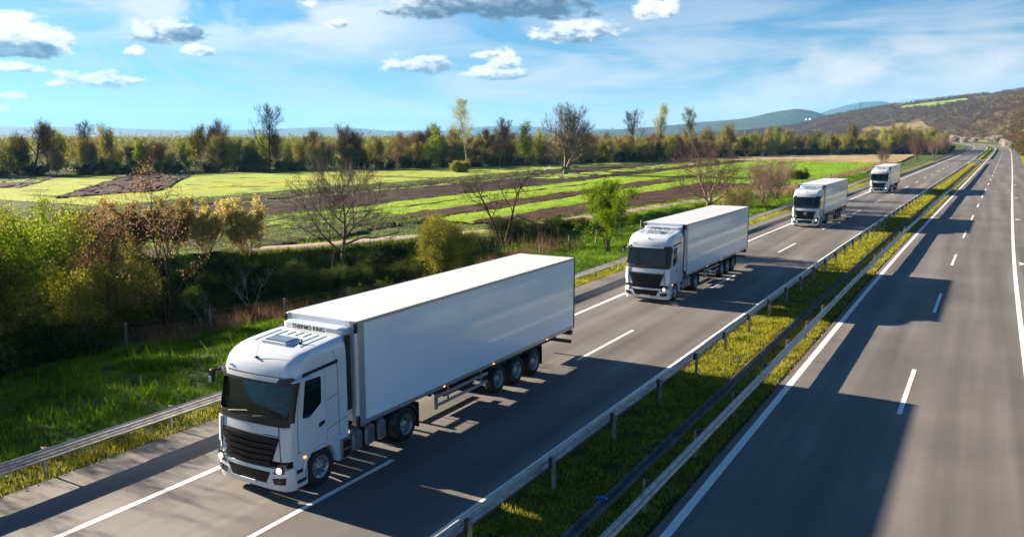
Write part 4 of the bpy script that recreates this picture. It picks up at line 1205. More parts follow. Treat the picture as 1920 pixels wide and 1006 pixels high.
# ---- single trees near the motorway
bare = dict(kids=(10, 7, 5, 3), ang=(48, 42, 42, 45), lf=(.62, .50, .48, .5), up=.16, wander=.15)
put('bare_tree', plant('bare_walnut', 11, 7.6, .15, M['bark_grey'], kids=(11, 8, 6, 4), ang=(58, 45, 42, 45), lf=(.80, .50, .48, .5), t0=.16, up=.15, wander=.13, split=2, trunk_l=.62, sliver=(.5, .011), nsl=1, jit=.03, lvmin=3), -43.0, 49.4,
    'pale bare tree with many upswept branches on the edge of the dark bank', group=None, s=1.12, z=-1.0)
put('broken_trunk_tree', plant('bare_pole', 12, 2.6, .07, M['bark_red'], kids=(4, 3, 2), ang=(30, 30, 30), split=1, t0=.5), -42.6, 47.6, 'short broken brown stem standing left of the pale bare tree', 'tree', z=-1.7)
put('dark_tree', plant('two_stem', 23, 8.2, .16, M['bark_dark'], kids=(8, 6, 5, 3), ang=(40, 48, 45, 45), lf=(.58, .55, .5, .5), stems=2, spread=.30, t0=.34, up=.05, wander=.24, split=2), -36.6, 63.4,
    'dark bare tree with two crooked stems beside the dirt track', z=-.6)
put('leafing_tree', plant('green_shrub_tree', 31, 6.0, .10, M['bark_dark'], M['l_green'], per=16, lsize=.13, jit=.16, lvmin=2, kids=(9, 6, 4), ang=(36, 42, 45), lf=(.50, .48, .5), stems=4, spread=.38, t0=.22, up=.06, wander=.13, split=1), -25.4, 60.6,
    'fresh green leafing tree on the verge left of the second lorry', z=-.3, s=.95)
put('olive_bush', plant('olive_round', 41, 3.6, .07, M['bark_grey'], M['l_olive'], per=22, lsize=.10, jit=.22, lvmin=2, kids=(9, 6, 4), ang=(42, 46, 48), lf=(.55, .5, .5), stems=9, spread=.75, t0=.12, up=.04, wander=.14), -36.2, 52.6,
    'broad rounded olive bush on the slope between the track and the lorries', 'bush', trunk='stem', z=-1.0, s=1.05)
put('bare_tree', plant('bare_reddish', 51, 10.3, .19, M['bark_red'], kids=(12, 8, 6, 3), ang=(52, 44, 42, 42), lf=(.72, .50, .48, .5), t0=.10, up=.09, wander=.15, stems=2, spread=.14, split=2, trunk_l=.7, sliver=(.4, .005), nsl=2, jit=.1, lvmin=3), -30.2, 104.8,
    'tall reddish bare tree with a dense twiggy crown rising behind the second lorry')
tw_a = plant('twiggy_shrub', 61, 6.2, .06, M['bark_red'], kids=(7, 5, 3), ang=(22, 28, 34), lf=(.45, .5, .5), stems=18, spread=.50, t0=.25, up=.05, wander=.08, sliver=(.5, .006), nsl=2, jit=.08, lvmin=2)
put('twiggy_shrub', tw_a, -24.6, 110.5, 'upright pinkish bare shrub to the left of the third lorry', 'shrub', trunk='stem', s=1.05)
put('twiggy_shrub', tw_a, -25.6, 122.0, 'taller twiggy bare shrub behind the pinkish one, near the third lorry', 'shrub', trunk='stem', s=1.0, rz=2.)
put('tan_bush', plant('tan_bush', 62, 3.0, .04, M['bark_grey'], M['l_gold'], per=9, lsize=.10, jit=.2, lvmin=2, kids=(7, 5, 3), stems=9, spread=.7, t0=.1, up=.03, wander=.16), -27.0, 106.0,
    'low tan tangled bush at the foot of the reddish bare tree', 'bush', trunk='stem')
put('bare_shrub', tw_a, -26.6, 274, 'small bare shrub behind the fence above the farthest lorry', 'shrub', trunk='stem', s=.85)
put('pink_shrub', tw_a, -20.6, 326, 'bushy pinkish-brown shrub at the end of the dry field', 'shrub', trunk='stem', s=1.55)
put('pink_shrub', tw_a, -18.6, 392, 'rounded reddish shrub by the far left shoulder, next to the bend', 'shrub', trunk='stem', s=1.35, rz=1, sz=1.2)
put('pink_shrub', tw_a, -17.0, 440, 'darker twiggy shrub nearest to the bend of the motorway', 'shrub', trunk='stem', s=1.65, rz=2, sz=1.5)

# ---- the thicket at the left
thin = dict(kids=(9, 6, 4), ang=(38, 42, 45), lf=(.42, .5, .5), t0=.25, up=.07, wander=.12)
tA = plant('thin_dark', 71, 8.6, .085, M['bark_dark'], M['l_brown'], per=3, lsize=.10, jit=.10, lvmin=2, stems=2, spread=.10, split=1, **thin)
tB = plant('leafy_sparse', 72, 7.5, .09, M['bark_brown'], M['l_green'], per=6, lsize=.14, jit=.20, lvmin=2, stems=4, spread=.22, split=1, sliver=(.35, .010), nsl=1, **thin)
tC = plant('leafy_lime', 73, 6.5, .07, M['bark_brown'], M['l_lime'], per=5, lsize=.14, jit=.20, lvmin=2, stems=5, spread=.28, split=1, sliver=(.35, .010), nsl=1, **thin)
tD = plant('dry_leaved', 74, 7.0, .09, M['bark_dark'], M['l_brown'], per=9, lsize=.13, jit=.16, lvmin=2, stems=2, spread=.16, split=1, **thin)
tE = plant('olive_willow', 75, 4.8, .05, M['bark_brown'], M['l_olive'], per=16, lsize=.11, jit=.24, lvmin=2, kids=(8, 6, 4), ang=(30, 36, 40), lf=(.5, .5, .5), stems=9, spread=.55, t0=.12, up=.05, wander=.1)
tG = plant('golden', 76, 4.6, .05, M['bark_brown'], M['l_gold'], per=9, lsize=.15, jit=.09, lvmin=2, kids=(8, 6, 3), ang=(26, 30, 34), lf=(.48, .5, .5), stems=8, spread=.42, t0=.18, up=.12, wander=.1)
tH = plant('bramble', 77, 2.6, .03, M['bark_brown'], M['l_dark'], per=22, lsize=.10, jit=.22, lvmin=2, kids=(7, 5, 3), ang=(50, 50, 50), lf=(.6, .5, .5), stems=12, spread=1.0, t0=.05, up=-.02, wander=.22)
M['l_scrub'] = leafmat('leaf_thicket', (.035, .040, .007), (.14, .15, .015), (.36, .34, .035), .9)
tX = plant('brush', 80, 2.8, .03, M['bark_brown'], M['l_scrub'], per=5, lsize=.13, jit=.18, sliver=(.3, .010), nsl=1, lvmin=2, kids=(7, 5, 3), ang=(45, 45, 45), lf=(.6, .5, .5), stems=12, spread=.8, t0=.05, up=.02, wander=.2)
tP = plant('dead_shrub', 78, 3.0, .035, M['bark_pale'], kids=(6, 4, 2), ang=(30, 30, 35), stems=3, spread=.5, t0=.2, up=.05, wander=.08)

GT = 'trees of the roadside thicket'
put('thin_tree', tA, -37.2, 28.6, 'tall thin dark tree with a forked stem, standing free at the right of the thicket', group=GT, s=1.06, z=-1.3)
put('thin_tree', tA, -40.2, 27.6, 'thin dark tree leaning left, just behind the tallest forked one', group=GT, s=.72, rz=2., z=-1.8)
put('dry_leaved_tree', tD, -45.6, 29.3, 'small tree still hung with clumps of dark brown dry leaves', group=GT, s=1.02)
put('dry_leaved_tree', tD, -42.4, 22.8, 'dry-leaved brown tree at the extreme left of the thicket', group=GT, s=1.1, rz=2.4)
put('dry_leaved_tree', tD, -50.6, 33.0, 'low brown-leaved tree in front of the dark field wedge', group=GT, s=.7, rz=4)
for i, (t, x, y, s, rz, lb) in enumerate([
        (tB, -40.2, 21.6, 1.02, 0., 'green leafing tree at the left edge of the photo'),
        (tB, -43.8, 25.6, 1.08, 1.3, 'leafing green tree behind the left-edge one, yellowish at its top'),
        (tC, -39.0, 25.0, .74, 2.2, 'low lime-green sapling cluster in front of the leafing trees'),
        (tC, -47.6, 27.0, 1.12, .6, 'tall lime-green tree at the upper left corner of the thicket'),
        (tB, -39.0, 20.6, .62, 3.1, 'small leafy green tree nearest to the guard rail'),
        (tC, -43.0, 30.6, .66, 4.0, 'yellow-green bushy tree in the middle of the thicket'),
        (tB, -50.2, 29.6, .8, 5., 'green tree partly hidden behind the dry-leaved one')]):
    put('leafing_tree', t, x, y, lb, group=GT, s=s, rz=rz)
for i, (x, y, s, rz, lb) in enumerate([(-50.0, 35.0, 1.05, 0, 'broad olive willow bush left of the forked thin tree'), (-47.8, 32.4, .8, 2, 'smaller olive bush in front of the broad olive willow'),
                                       (-53.5, 33.8, 1.0, 4, 'olive willow bush farthest left along the field edge')]):
    put('willow_bush', tE, x, y, lb, 'bush', 'willow bushes', s, rz, trunk='stem')
for i, (x, y, s, rz, lb) in enumerate([(-53.2, 38.6, .98, 0, 'golden-leaved shrub nearest to the forked thin tree'), (-52.0, 41.0, 1.02, 1.5, 'second golden shrub, tallest of the row on the track edge'),
                                       (-50.2, 42.6, .92, 3, 'golden shrub in the middle of the row on the track edge'), (-48.0, 44.4, .98, 4.4, 'rightmost golden shrub with a single visible trunk on the track edge'),
                                       (-54.6, 37.0, .8, 5.5, 'pale golden shrub at the left end of the row')]):
    put('golden_shrub', tG, x, y, lb, 'shrub', 'golden shrubs on the edge of the dirt track', s, rz, trunk='stem')
rs_ = random.Random(5)
BR_ = [(-42.6, 34.6), (-44.6, 36.6), (-46.6, 35.0), (-45.4, 32.4), (-47.2, 38.4), (-49.4, 38.2), (-41.6, 32.4), (-44.0, 39.8), (-46.6, 41.8), (-42.8, 43.4), (-45.4, 44.6), (-44.2, 47.0), (-41.0, 48.6), (-39.4, 51.8), (-43.2, 51.2), (-40.8, 54.2),
       (-38.6, 57.6), (-39.0, 60.4), (-38.0, 66.8), (-36.9, 70.6), (-35.8, 75.4), (-42.0, 28.4), (-38.6, 23.0), (-37.6, 18.0), (-41.4, 24.6), (-48.6, 41.0), (-47.2, 43.8)]
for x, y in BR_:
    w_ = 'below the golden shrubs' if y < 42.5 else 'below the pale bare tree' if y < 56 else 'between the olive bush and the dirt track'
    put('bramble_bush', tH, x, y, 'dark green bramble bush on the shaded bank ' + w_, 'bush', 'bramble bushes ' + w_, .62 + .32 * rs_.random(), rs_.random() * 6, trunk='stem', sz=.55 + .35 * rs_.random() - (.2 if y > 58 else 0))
put('dead_shrub', tP, -41.8, 38.8, 'bleached dead shrub with bare arching stems against the dark bank', 'shrub', trunk='stem', s=.95)
put('dead_shrub', tP, -39.8, 33.2, 'small pale dead shrub under the thicket, right of the forked tree', 'shrub', trunk='stem', s=.6, rz=2)
sprout = plant('sprout', 79, 1.3, .02, M['bark_brown'], M['l_lime'], per=9, lsize=.11, jit=.08, lvmin=1, kids=(6, 3), ang=(30, 35), lf=(.45, .5), stems=6, spread=.35, t0=.1, up=.08)
put('young_sprout', sprout, -35.6, 42.0, 'bushy yellow-green young sprout below the pale bare tree', 'sapling', trunk='stem', s=1.15)
put('young_sprout', sprout, -35.3, 44.6, 'slim yellow-green sprout right of the bushy one', 'sapling', trunk='stem', s=.8, sz=1.15)
for i, (t, x, y, s, rz, lb) in enumerate([(tC, -49.0, 23.6, 1.15, 1, 'tall sparse lime-green tree behind the left-edge trees'), (tB, -52.4, 27.4, 1.0, 3, 'rearmost green tree of the thicket, its top against the meadow'),
        (tD, -46.4, 21.4, 1.2, 4, 'tall brown-leaved tree behind the left-edge trees'), (tA, -48.6, 31.4, .9, 1, 'thin dark tree at the back of the thicket')]):
    put('leafing_tree', t, x, y, lb, group=GT, s=s, rz=rz)
for i, (x, y, s) in enumerate([(-38.8, 20.4, .8), (-40.2, 22.6, .9), (-40.6, 25.0, .85), (-38.4, 18.0, .8), (-41.6, 26.6, .9), (-42.6, 30.2, 1.0), (-37.8, 15.8, .9), (-41.2, 20.0, 1.15), (-40.0, 23.0, 1.2), (-41.4, 26.4, 1.1), (-35.0, 13.0, 1.), (-37.0, 16.6, 1.2), (-36.0, 10.0, 1.1), (-41, 18., 1.2), (-36.5, 6, 1.2)]):
    put('understorey_bush', (tH, tX)[i % 2], x, y, 'leafy dark bush under the trees of the thicket', 'bush', 'dark bushes under the roadside thicket', s, i * 1.7, trunk='stem', sz=s * .9)
for i, (x, y, s) in enumerate([(-45.5, 19.6, 1.3), (-43.6, 16.6, 1.4), (-39.0, 14.6, 1.5), (-40.0, 11.6, 1.6), (-45.0, 31.2, .9), (-39, 8.4, 1.6)]):
    put('brushwood_bush', tX, x, y, 'olive brushwood bush filling the foot of the thicket', 'bush', 'brushwood bushes filling the foot of the thicket', s, i * 2.3, trunk='stem')
# trees just out of the picture whose shade falls on the verge and the carriageway
for i, (t, x, y, s, rz) in enumerate([(tB, -38.0, 15.4, 1.0, 1), (tA, -36.4, 13.2, .95, 3), (tC, -40.4, 17.4, 1.1, 2), (tB, -37.0, 9.8, 1.05, 5), (tA, -35.0, 7.0, 1.05, 4), (tC, -38.5, 4.6, 1.1, 4), (tB, -35.2, 16.6, .6, 2), (tA, -34.0, 11.0, .8, 0), (tB, -41.0, 19.0, 1.2, 3), (tC, -44.0, 15.5, 1.25, 1), (tD, -40.0, 12.5, 1.2, 0), (tD, -39.5, 7.5, 1.2, 2)]):
    put('leafing_tree', t, x, y, 'roadside tree of the thicket beyond the left edge of the photo', group='thicket beyond the left edge', s=s, rz=rz)

# ---- the belt of trees beyond the fields
def far_plant(name, seed, H, bark, leaf, per, lsize, nsl, jit=.42, kids=(10, 6), ang=(34, 40), lf=(.44, .5), t0=.12, **kw):
    return plant(name, seed, H, .16, bark, leaf, per=per, lsize=lsize, jit=jit, lvmin=1, kids=kids, ang=ang, lf=lf, t0=t0, up=.08, wander=.12, npt=(6, 4, 3), split=1, sliver=(1.2, .034), nsl=nsl, **kw)


FB = [far_plant('belt_brown', 81 + i, 11, M['bark_brown'], M['l_brown'], (5, 12)[i % 2], .30, 14, stems=2 + i % 2, spread=.2) for i in range(3)]
FO = [far_plant('belt_olive', 91 + i, 11, M['bark_brown'], M['l_olive'], 22, .34, 8, stems=2, spread=.2) for i in range(3)]
FG = [far_plant('belt_green', 95 + i, 10, M['bark_brown'], (M['l_green'], M['l_lime'])[i % 2], 26, .36, 5, stems=1 + i, spread=.2) for i in range(2)]
FK = [far_plant('belt_bush', 98 + i, 3.4, M['bark_dark'], (M['l_dark'], M['l_olive'])[i], 12, .24, 5, jit=.35, kids=(6, 4), stems=8, spread=1.2, t0=.05) for i in range(2)]
edge = np.array([(-215, 70), (-196, 92), (-184, 112), (-166, 136), (-151, 158), (-127, 193), (-119, 222), (-103, 264), (-99, 290), (-84, 352), (-62, 392), (-44, 414), (-25, 424), (-22, 470), (-20, 560)], float)
seg = np.linalg.norm(np.diff(edge, axis=0), axis=1); cum = np.concatenate([[0], np.cumsum(seg)])
rs_ = random.Random(11)


def at_edge(d, off):
    x = np.interp(d, cum, edge[:, 0]); y = np.interp(d, cum, edge[:, 1]); e = 2.; x2 = np.interp(d + e, cum, edge[:, 0]); y2 = np.interp(d + e, cum, edge[:, 1])
    t = np.array((x2 - x, y2 - y)); t /= np.linalg.norm(t) + 1e-9
    return x - t[1] * off, y + t[0] * off


def put_light(name, meshes, x, y, label, group, s, rz, sz, cat='tree', trunk='trunk'):
    e = empty(name, (x, y, -.2), rz, label, cat, group); e.scale = (s, s, sz)
    link(trunk, meshes[0], e); link('crown', meshes[1], e)


def WHERE(x, y):
    a = math.atan2(-x, y)
    return 'left of the tallest bare tree' if a > .80 else 'between the tallest bare tree and the pale poplar' if a > .57 else 'between the pale poplar and the rounded bare tree' if a > .45 else \
        'between the rounded bare tree and the three tall trees' if a > .30 else 'behind the dry field'


d = 0.
while d < cum[-1]:
    for row, off in enumerate((1.5, 8, 17)):
        if row == 2 and rs_.random() < .3: continue
        x, y = at_edge(d + rs_.uniform(-2, 2), off + rs_.uniform(-2.5, 2.5))
        q = rs_.random(); far = d > 300; s = rs_.uniform(.62, 1.02) * (.92 + .06 * row) * (1.0 if not far else 1.18)
        if row == 0: s *= .86
        if far: q = q * .8 + .2
        rz = rs_.random() * 6.28; sz = s * rs_.uniform(.85, 1.2); w_ = WHERE(x, y)
        if q < .27: put_light('brown_tree', rs_.choice(FB), x, y, 'bare brown belt tree ' + w_, 'bare brown belt trees ' + w_, s, rz, sz)
        elif q < .64: put_light('olive_tree', rs_.choice(FO), x, y, 'olive budding belt tree ' + w_, 'olive budding belt trees ' + w_, s, rz, sz)
        else: put_light('green_tree', rs_.choice(FG), x, y, 'green leafing belt tree ' + w_, 'green leafing belt trees ' + w_, s * .95, rz, sz * .95)
    for _ in range(1 if d < 330 else 2):
        x, y = at_edge(d + rs_.uniform(-3, 3), rs_.uniform(-2.5, 1)); s = rs_.uniform(.55, 1.05)
        put_light('belt_bush', rs_.choice(FK), x, y, 'low belt bush ' + WHERE(x, y), 'low belt bushes ' + WHERE(x, y), s, rs_.random() * 6, s * rs_.uniform(.7, 1), 'bush', 'stem')
    d += rs_.uniform(4.2, 6.8) + (2 if d > 330 else 0)

# tall single trees of the belt
tall = plant('tall_bare', 111, 15.6, .35, M['bark_dark'], kids=(12, 7, 5), ang=(38, 42, 42), lf=(.42, .5, .5), t0=.38, up=.12, wander=.13, sliver=(.9, .034), nsl=2, jit=.12, lvmin=2)
popl = plant('poplar', 112, 18.3, .22, M['bark_pale'], M['l_olive'], per=10, lsize=.22, jit=.35, lvmin=2, kids=(16, 6, 4), ang=(44, 42, 42), lf=(.30, .45, .5), t0=.38, up=.10, wander=.10)
popg = plant('poplar_green', 113, 18.0, .26, M['bark_grey'], M['l_olive'], per=12, lsize=.24, jit=.3, lvmin=2, kids=(13, 6, 4), ang=(30, 36, 40), lf=(.34, .5, .5), t0=.42, up=.14, wander=.10, stems=1)
round_ = plant('round_bare', 114, 15.8, .55, M['bark_grey'], kids=(13, 8, 6), ang=(46, 42, 42), lf=(.66, .48, .45), t0=.10, up=.10, wander=.12, sliver=(.9, .034), nsl=3, jit=.15, lvmin=2, trunk_l=.7, stems=2, spread=.25)
lean_ = plant('leaning', 115, 11, .3, M['bark_dark'], kids=(9, 6, 4), ang=(44, 45, 45), lf=(.45, .5, .5), t0=.45, up=.02, wander=.2, lean=(.55, -.35), sliver=(.7, .02), nsl=2, lvmin=2)
put('tall_bare_tree', tall, -145.2, 142.4, 'tallest bare tree of the left half, dark against the sky above the belt', z=0)
put('poplar', popl, -117.2, 184.0, 'slender pale-trunked poplar with thin new leaves, standing above the belt', z=0)
put('stump_tree', round_, -81.6, 168.7, 'large rounded bare tree with a thick dark foot, alone among the field strips', z=0)
put('leaning_tree', lean_, -181, 107.0, 'leaning dark bare tree at the far left of the belt', z=0, rz=1.6)
put('slim_bare_tree', tall, -183.5, 123.0, 'slim bare tree with a fan-shaped top, far left behind the belt', z=0, s=.76, rz=1)
put('tall_bare_tree', tall, -107.8, 280.0, 'forked bare tree beside two leafing poplars in the belt', z=0, s=1.12, rz=2, sz=1.1)
put('poplar', popg, -104.6, 296.6, 'tallest leafing poplar above the bare reddish tree, middle of the three', z=0, s=1.12, rz=1)
put('poplar', popg, -94.0, 302, 'shorter leafing poplar, right one of the three tall trees', z=0, s=1.05, rz=3)
put('dark_bare_tree', tall, -119.6, 206.0, 'dark narrow bare tree just right of the pale-trunked poplar', z=0, s=.86, rz=4)
put('green_crowned_tree', FG[0], -113.6, 209.0, 'bright green tree next to the dark narrow bare one', z=0, s=1.22, rz=4)
put('green_crowned_tree', FG[0], -128.0, 186.0, 'light green tree left of the pale-trunked poplar', z=0, s=1.15, rz=1)
bush_r = plant('round_bush', 121, 3.4, .06, M['bark_brown'], M['l_olive'], per=30, lsize=.20, jit=.22, lvmin=1, kids=(7, 5), ang=(45, 45), lf=(.5, .5), stems=12, spread=.8, t0=.05, up=.03)
put('round_bush', bush_r, -108.9, 168.5, 'round olive bush alone on the far meadow in front of the poplar', 'bush', trunk='stem', s=.95)
for x, y, s, lb in [(-178, 124, 1.15, 'bright rounded bush at the foot of the belt, leftmost of the three light ones'), (-170.0, 133, .95, 'rounded light bush in the middle of three at the belt foot'), (-152, 153.5, .9, 'rounded olive bush at the edge of the large meadow')]:
    put('round_bush', bush_r, x, y, lb, 'bush', 'rounded bushes at the belt foot', s, rz_ if False else x, trunk='stem')
put('round_bush', bush_r, -31.5, 172.0, 'low orange-green bush at the edge of the pasture above the third lorry', 'bush', trunk='stem', s=.75)

# ---- woods that merge with distance, and the scrub on the hill: masses
def mass(name, C, H, seed, leafm, bark, per=14, size=.5, spread=.42, mixp=.5, sl=(1.2, .05)):
    """clumps at centres C with heights H, each of twigs and leaf-sized flakes through its own volume"""
    rs = np.random.RandomState(seed); n = len(C)
    c = np.repeat(C, per, 0); h = np.repeat(H, per)
    u = rs.randn(n * per, 3); u /= np.linalg.norm(u, axis=1)[:, None]; rr = rs.rand(n * per) ** .45
    p = c + np.stack([u[:, 0] * rr * h * spread, u[:, 1] * rr * h * spread, h * .52 + u[:, 2] * rr * h * .48], 1)
    k = rs.rand(n * per) < mixp
    V1, F1 = leaves(rs, p[k], size, .8)
    q = p[~k]; m_ = len(q); d_ = rs.randn(m_, 3) * .5 + np.array((0, 0, .9)); d_ /= np.linalg.norm(d_, axis=1)[:, None]; w = np.cross(d_, rs.randn(m_, 3)); w /= np.linalg.norm(w, axis=1)[:, None]
    L = sl[0] * (.5 + rs.rand(m_))[:, None]; V2 = np.stack([q - w * sl[1], q + w * sl[1], q + d_ * L + w * sl[1] * .4, q + d_ * L - w * sl[1] * .4], 1).reshape(-1, 3); F2 = np.arange(4 * m_).reshape(-1, 4)
    me = np_mesh(name, np.concatenate([V1, V2]), np.concatenate([F1, F2 + len(V1)]), np.concatenate([np.ones(len(F1), int), np.zeros(len(F2), int)]))
    return tag(link(name, me, None, [bark, leafm]), kind='stuff')


rs = np.random.RandomState(31)
n = 3800; az = rs.uniform(.12, 1.25, n); r = 330 + 1500 * rs.rand(n) ** 1.3
fe = np.interp(az, [.07, .14, .25, .45, .6, .8, 1.05, 1.3], [450, 450, 400, 300, 260, 230, 225, 225])
r = np.maximum(r, fe + 15); C = np.stack([-r * np.sin(az), r * np.cos(az), np.zeros(n) - .3], 1)
mass('far_woods', C, np.where(rs.rand(n) < .10, rs.uniform(9.5, 12, n), rs.uniform(3.5, 8.6, n)), 32, M['l_scrub'], M['bark_brown'], per=40, size=.9, spread=.6, mixp=.7, sl=(1.6, .05))
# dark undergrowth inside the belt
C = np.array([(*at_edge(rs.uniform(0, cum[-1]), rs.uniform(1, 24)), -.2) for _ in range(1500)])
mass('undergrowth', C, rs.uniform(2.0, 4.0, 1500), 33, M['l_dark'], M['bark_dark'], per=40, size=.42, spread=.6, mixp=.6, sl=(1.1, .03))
C = np.array([(*at_edge(rs.uniform(0, cum[-1]), rs.uniform(3, 30)), .4) for _ in range(1500)])
mass('belt_growth_vegetation', C, rs.uniform(5., 9.0, 1500), 34, M['l_olive'], M['bark_brown'], per=60, size=.36, spread=.34, mixp=.42, sl=(1.5, .03))
# hill scrub
def hill_pts(n, amin, amax, seed, tmax=1.02):
    rs = np.random.RandomState(seed); out = []
    while len(out) < n:
        a = rs.uniform(amin, amax); t = rs.rand() ** .8 * tmax; r_ = RF(a) + t * (RR(a) - RF(a))
        if rs.rand() > r_ / 2400 + .12: continue
        bad = False
        for (_, _, a0, a1, lo, hi) in PATCHES:
            if min(a0, a1) < a < max(a0, a1):
                l_ = lo(a) if callable(lo) else lo; h_ = hi(a) if callable(hi) else hi
                if l_ < t < h_ : bad = True
        if bad: continue
        if fbm(a * 45, r_ / 90) < -.62: continue
        out.append((-r_ * sin(a), r_ * cos(a), hill_h(a, r_) - .3))
    return np.array(out)


M['scrub'] = leafmat('scrub_twigs', (.045, .019, .010), (.090, .042, .020), (.145, .075, .038), .02, .2, 0, .25)
M['scrub_g'] = leafmat('scrub_leaves', (.040, .022, .010), (.070, .044, .016), (.060, .095, .012), .015, .3, 0, .2)
C = hill_pts(11000, -.10, .30, 41); mass('hill_scrub_vegetation', C, np.random.RandomState(42).uniform(2.5, 6.5, len(C)), 43, M['scrub_g'], M['scrub'], per=30, size=1.2, spread=.85, mixp=.5, sl=(1.8, .12))
C = hill_pts(1500, -1.1, -.06, 44); mass('hillside_scrub_vegetation', C, np.random.RandomState(45).uniform(2, 5, len(C)), 46, M['l_scrub'], M['bark_dark'], per=60, size=.4, spread=.7, mixp=.6, sl=(1.0, .03))
rs = np.random.RandomState(48); C = []
while len(C) < 2600:
    a = rs.uniform(-.13, -.012); t = rs.rand() ** 1.6 * .55 + .004; r_ = RF(a) + t * (RR(a) - RF(a)); C.append((-r_ * sin(a), r_ * cos(a), hill_h(a, r_) - .3))
mass('near_scrub_vegetation', np.array(C), rs.uniform(2, 4.6, 2600), 49, M['scrub_g'], M['scrub'], per=44, size=.6, spread=.8, mixp=.5, sl=(1.2, .05))
bl = plant('blossom', 131, 5.5, .08, M['bark_brown'], M['l_blossom'], per=30, lsize=.55, jit=.6, lvmin=1, kids=(7, 4), stems=4, spread=.6, t0=.1)
for i, (u_, r_, s) in enumerate([(.030, 1035, 1.9), (.022, 1015, 1.5), (-.003, 985, 1.7), (-.010, 930, 1.6), (-.0165, 830, 1.3), (-.0205, 700, 1.15), (-.0235, 620, .95), (.012, 1010, 1.4)]):
    put('blossoming_bush', bl, -r_ * sin(u_), r_ * cos(u_), 'white blossoming bush at the foot of the brown hill by the bend', 'bush', 'white blossoming bushes at the bend', s, i, z=hill_h(u_, r_) + .5, trunk='stem', sz=s * .7)
for i, (u_, t, s) in enumerate([(.048, .62, 2.2), (.030, .5, 1.8), (.07, .68, 2.), (.012, .35, 1.7), (-.02, .45, 1.6), (.004, .72, 1.9)]):
    r_ = RF(u_) + t * (RR(u_) - RF(u_)); put('hill_tree', (FO[0], FG[1])[i % 2], -r_ * sin(u_), r_ * cos(u_), 'pale green tree rising out of the brown scrub on the hill', 'tree', 'pale green trees on the brown hill', s * .6, i, z=hill_h(u_, r_))
#@@GRASS

# ================================================================== grass and weeds
M['g_med'] = leafmat('median_grass', (.10, .10, .015), (.27, .27, .022), (.46, .41, .05), 1.3, .3, 0, 9)
M['g_verge'] = leafmat('verge_grass', (.018, .042, .003), (.075, .155, .007), (.26, .37, .020), .45, .3, 0, 7)
M['g_field'] = leafmat('field_grass', (.07, .13, .010), (.17, .28, .018), (.30, .40, .035), .3, .3, 0, 2.5)
M['g_dry'] = leafmat('dry_grass', (.10, .06, .03), (.24, .15, .085), (.42, .30, .18), 1., .3, 0, 7)
M['w_red'] = leafmat('dry_weeds', (.07, .035, .024), (.17, .09, .06), (.32, .20, .13), .8, .3, 0, 6)


def blades(name, X, Y, h, w, m_, seed, lean=.5, lift=0.):
    rs = np.random.RandomState(seed); n = len(X)
    Z = hgt(X, Y) + lift - .01
    a = rs.rand(n) * 2 * pi; hh = h * (.5 + .9 * rs.rand(n)); ww = w * (.6 + .7 * rs.rand(n))
    ca, sa = np.cos(a), np.sin(a); la = rs.rand(n) * 2 * pi; ll = lean * rs.rand(n) * hh
    P0 = np.stack([X - ca * ww, Y - sa * ww, Z], 1); P1 = np.stack([X + ca * ww, Y + sa * ww, Z], 1)
    P2 = np.stack([X + np.cos(la) * ll, Y + np.sin(la) * ll, Z + hh], 1)
    V = np.stack([P0, P1, P2], 1).reshape(-1, 3); F = np.arange(3 * n).reshape(-1, 3)
    return tag(link(name, np_mesh(name, V, F), None, m_), kind='stuff')


def scatter(dens, l0, l1, y0, y1, seed, world=False, clump=0.):
    rs = np.random.RandomState(seed); n = int(dens * (l1 - l0) * (y1 - y0))
    L_ = rs.uniform(l0, l1, n); Y_ = rs.uniform(y0, y1, n)
    X_ = L_ if world else L_ + cfun(Y_)
    if clump:
        k = hnoise(X_ * 1.3, Y_ * 1.3) + .7 * hnoise(X_ * 4.1 + 3, Y_ * 3.7) + rs.randn(n) * .5 > clump
        X_, Y_ = X_[k], Y_[k]
    return X_, Y_


def cat(*a): return np.concatenate([q[0] for q in a]), np.concatenate([q[1] for q in a])


def nodrain(q):
    l = q[0] - cfun(q[1]); k = np.abs(l + 7.72) > .17; return q[0][k], q[1][k]


blades('median_grass', *nodrain(scatter(520, -9.85, -6.25, 8, 46, 1, clump=-.9)), .11, .013, M['g_med'], 2)
blades('median_grass', *nodrain(scatter(150, -9.85, -6.25, 46, 110, 3, clump=-.9)), .13, .022, M['g_med'], 4)
blades('median_grass', *nodrain(scatter(45, -9.85, -6.25, 110, 304, 5)), .15, .05, M['g_med'], 6)
blades('median_grass', *scatter(12, -9.5, -6.25, 350, 600, 7), .2, .12, M['g_med'], 8)
blades('dry_grass', *scatter(260, -6.75, -6.02, 8, 60, 9, clump=-.2), .07, .012, M['g_dry'], 10, 1.)
blades('dry_grass', *scatter(260, -10.0, -9.6, 8, 60, 11, clump=-.2), .07, .012, M['g_dry'], 12, 1.)
blades('verge_grass', *scatter(260, -22.6, -20.9, 4, 50, 13, clump=-.9), .13, .014, M['g_med'], 14)
blades('verge_grass', *scatter(70, -22.6, -20.9, 50, 150, 15), .15, .03, M['g_med'], 16)
blades('verge_grass', *scatter(20, -23.5, -20.9, 150, 320, 17), .2, .07, M['g_med'], 18)
blades('verge_grass', *scatter(210, -38, -22.4, 4, 44, 19, True, -.5), .19, .018, M['g_verge'], 20)
blades('verge_weeds', *scatter(14, -40, -23, 4, 46, 21, True, .55), .50, .035, M['g_verge'], 22, .8)
blades('verge_grass', *scatter(60, -38, -22.4, 44, 100, 23, True, -.7), .24, .032, M['g_verge'], 24)
blades('verge_grass', *scatter(22, -36, -22.2, 100, 200, 25, True), .28, .06, M['g_verge'], 26)
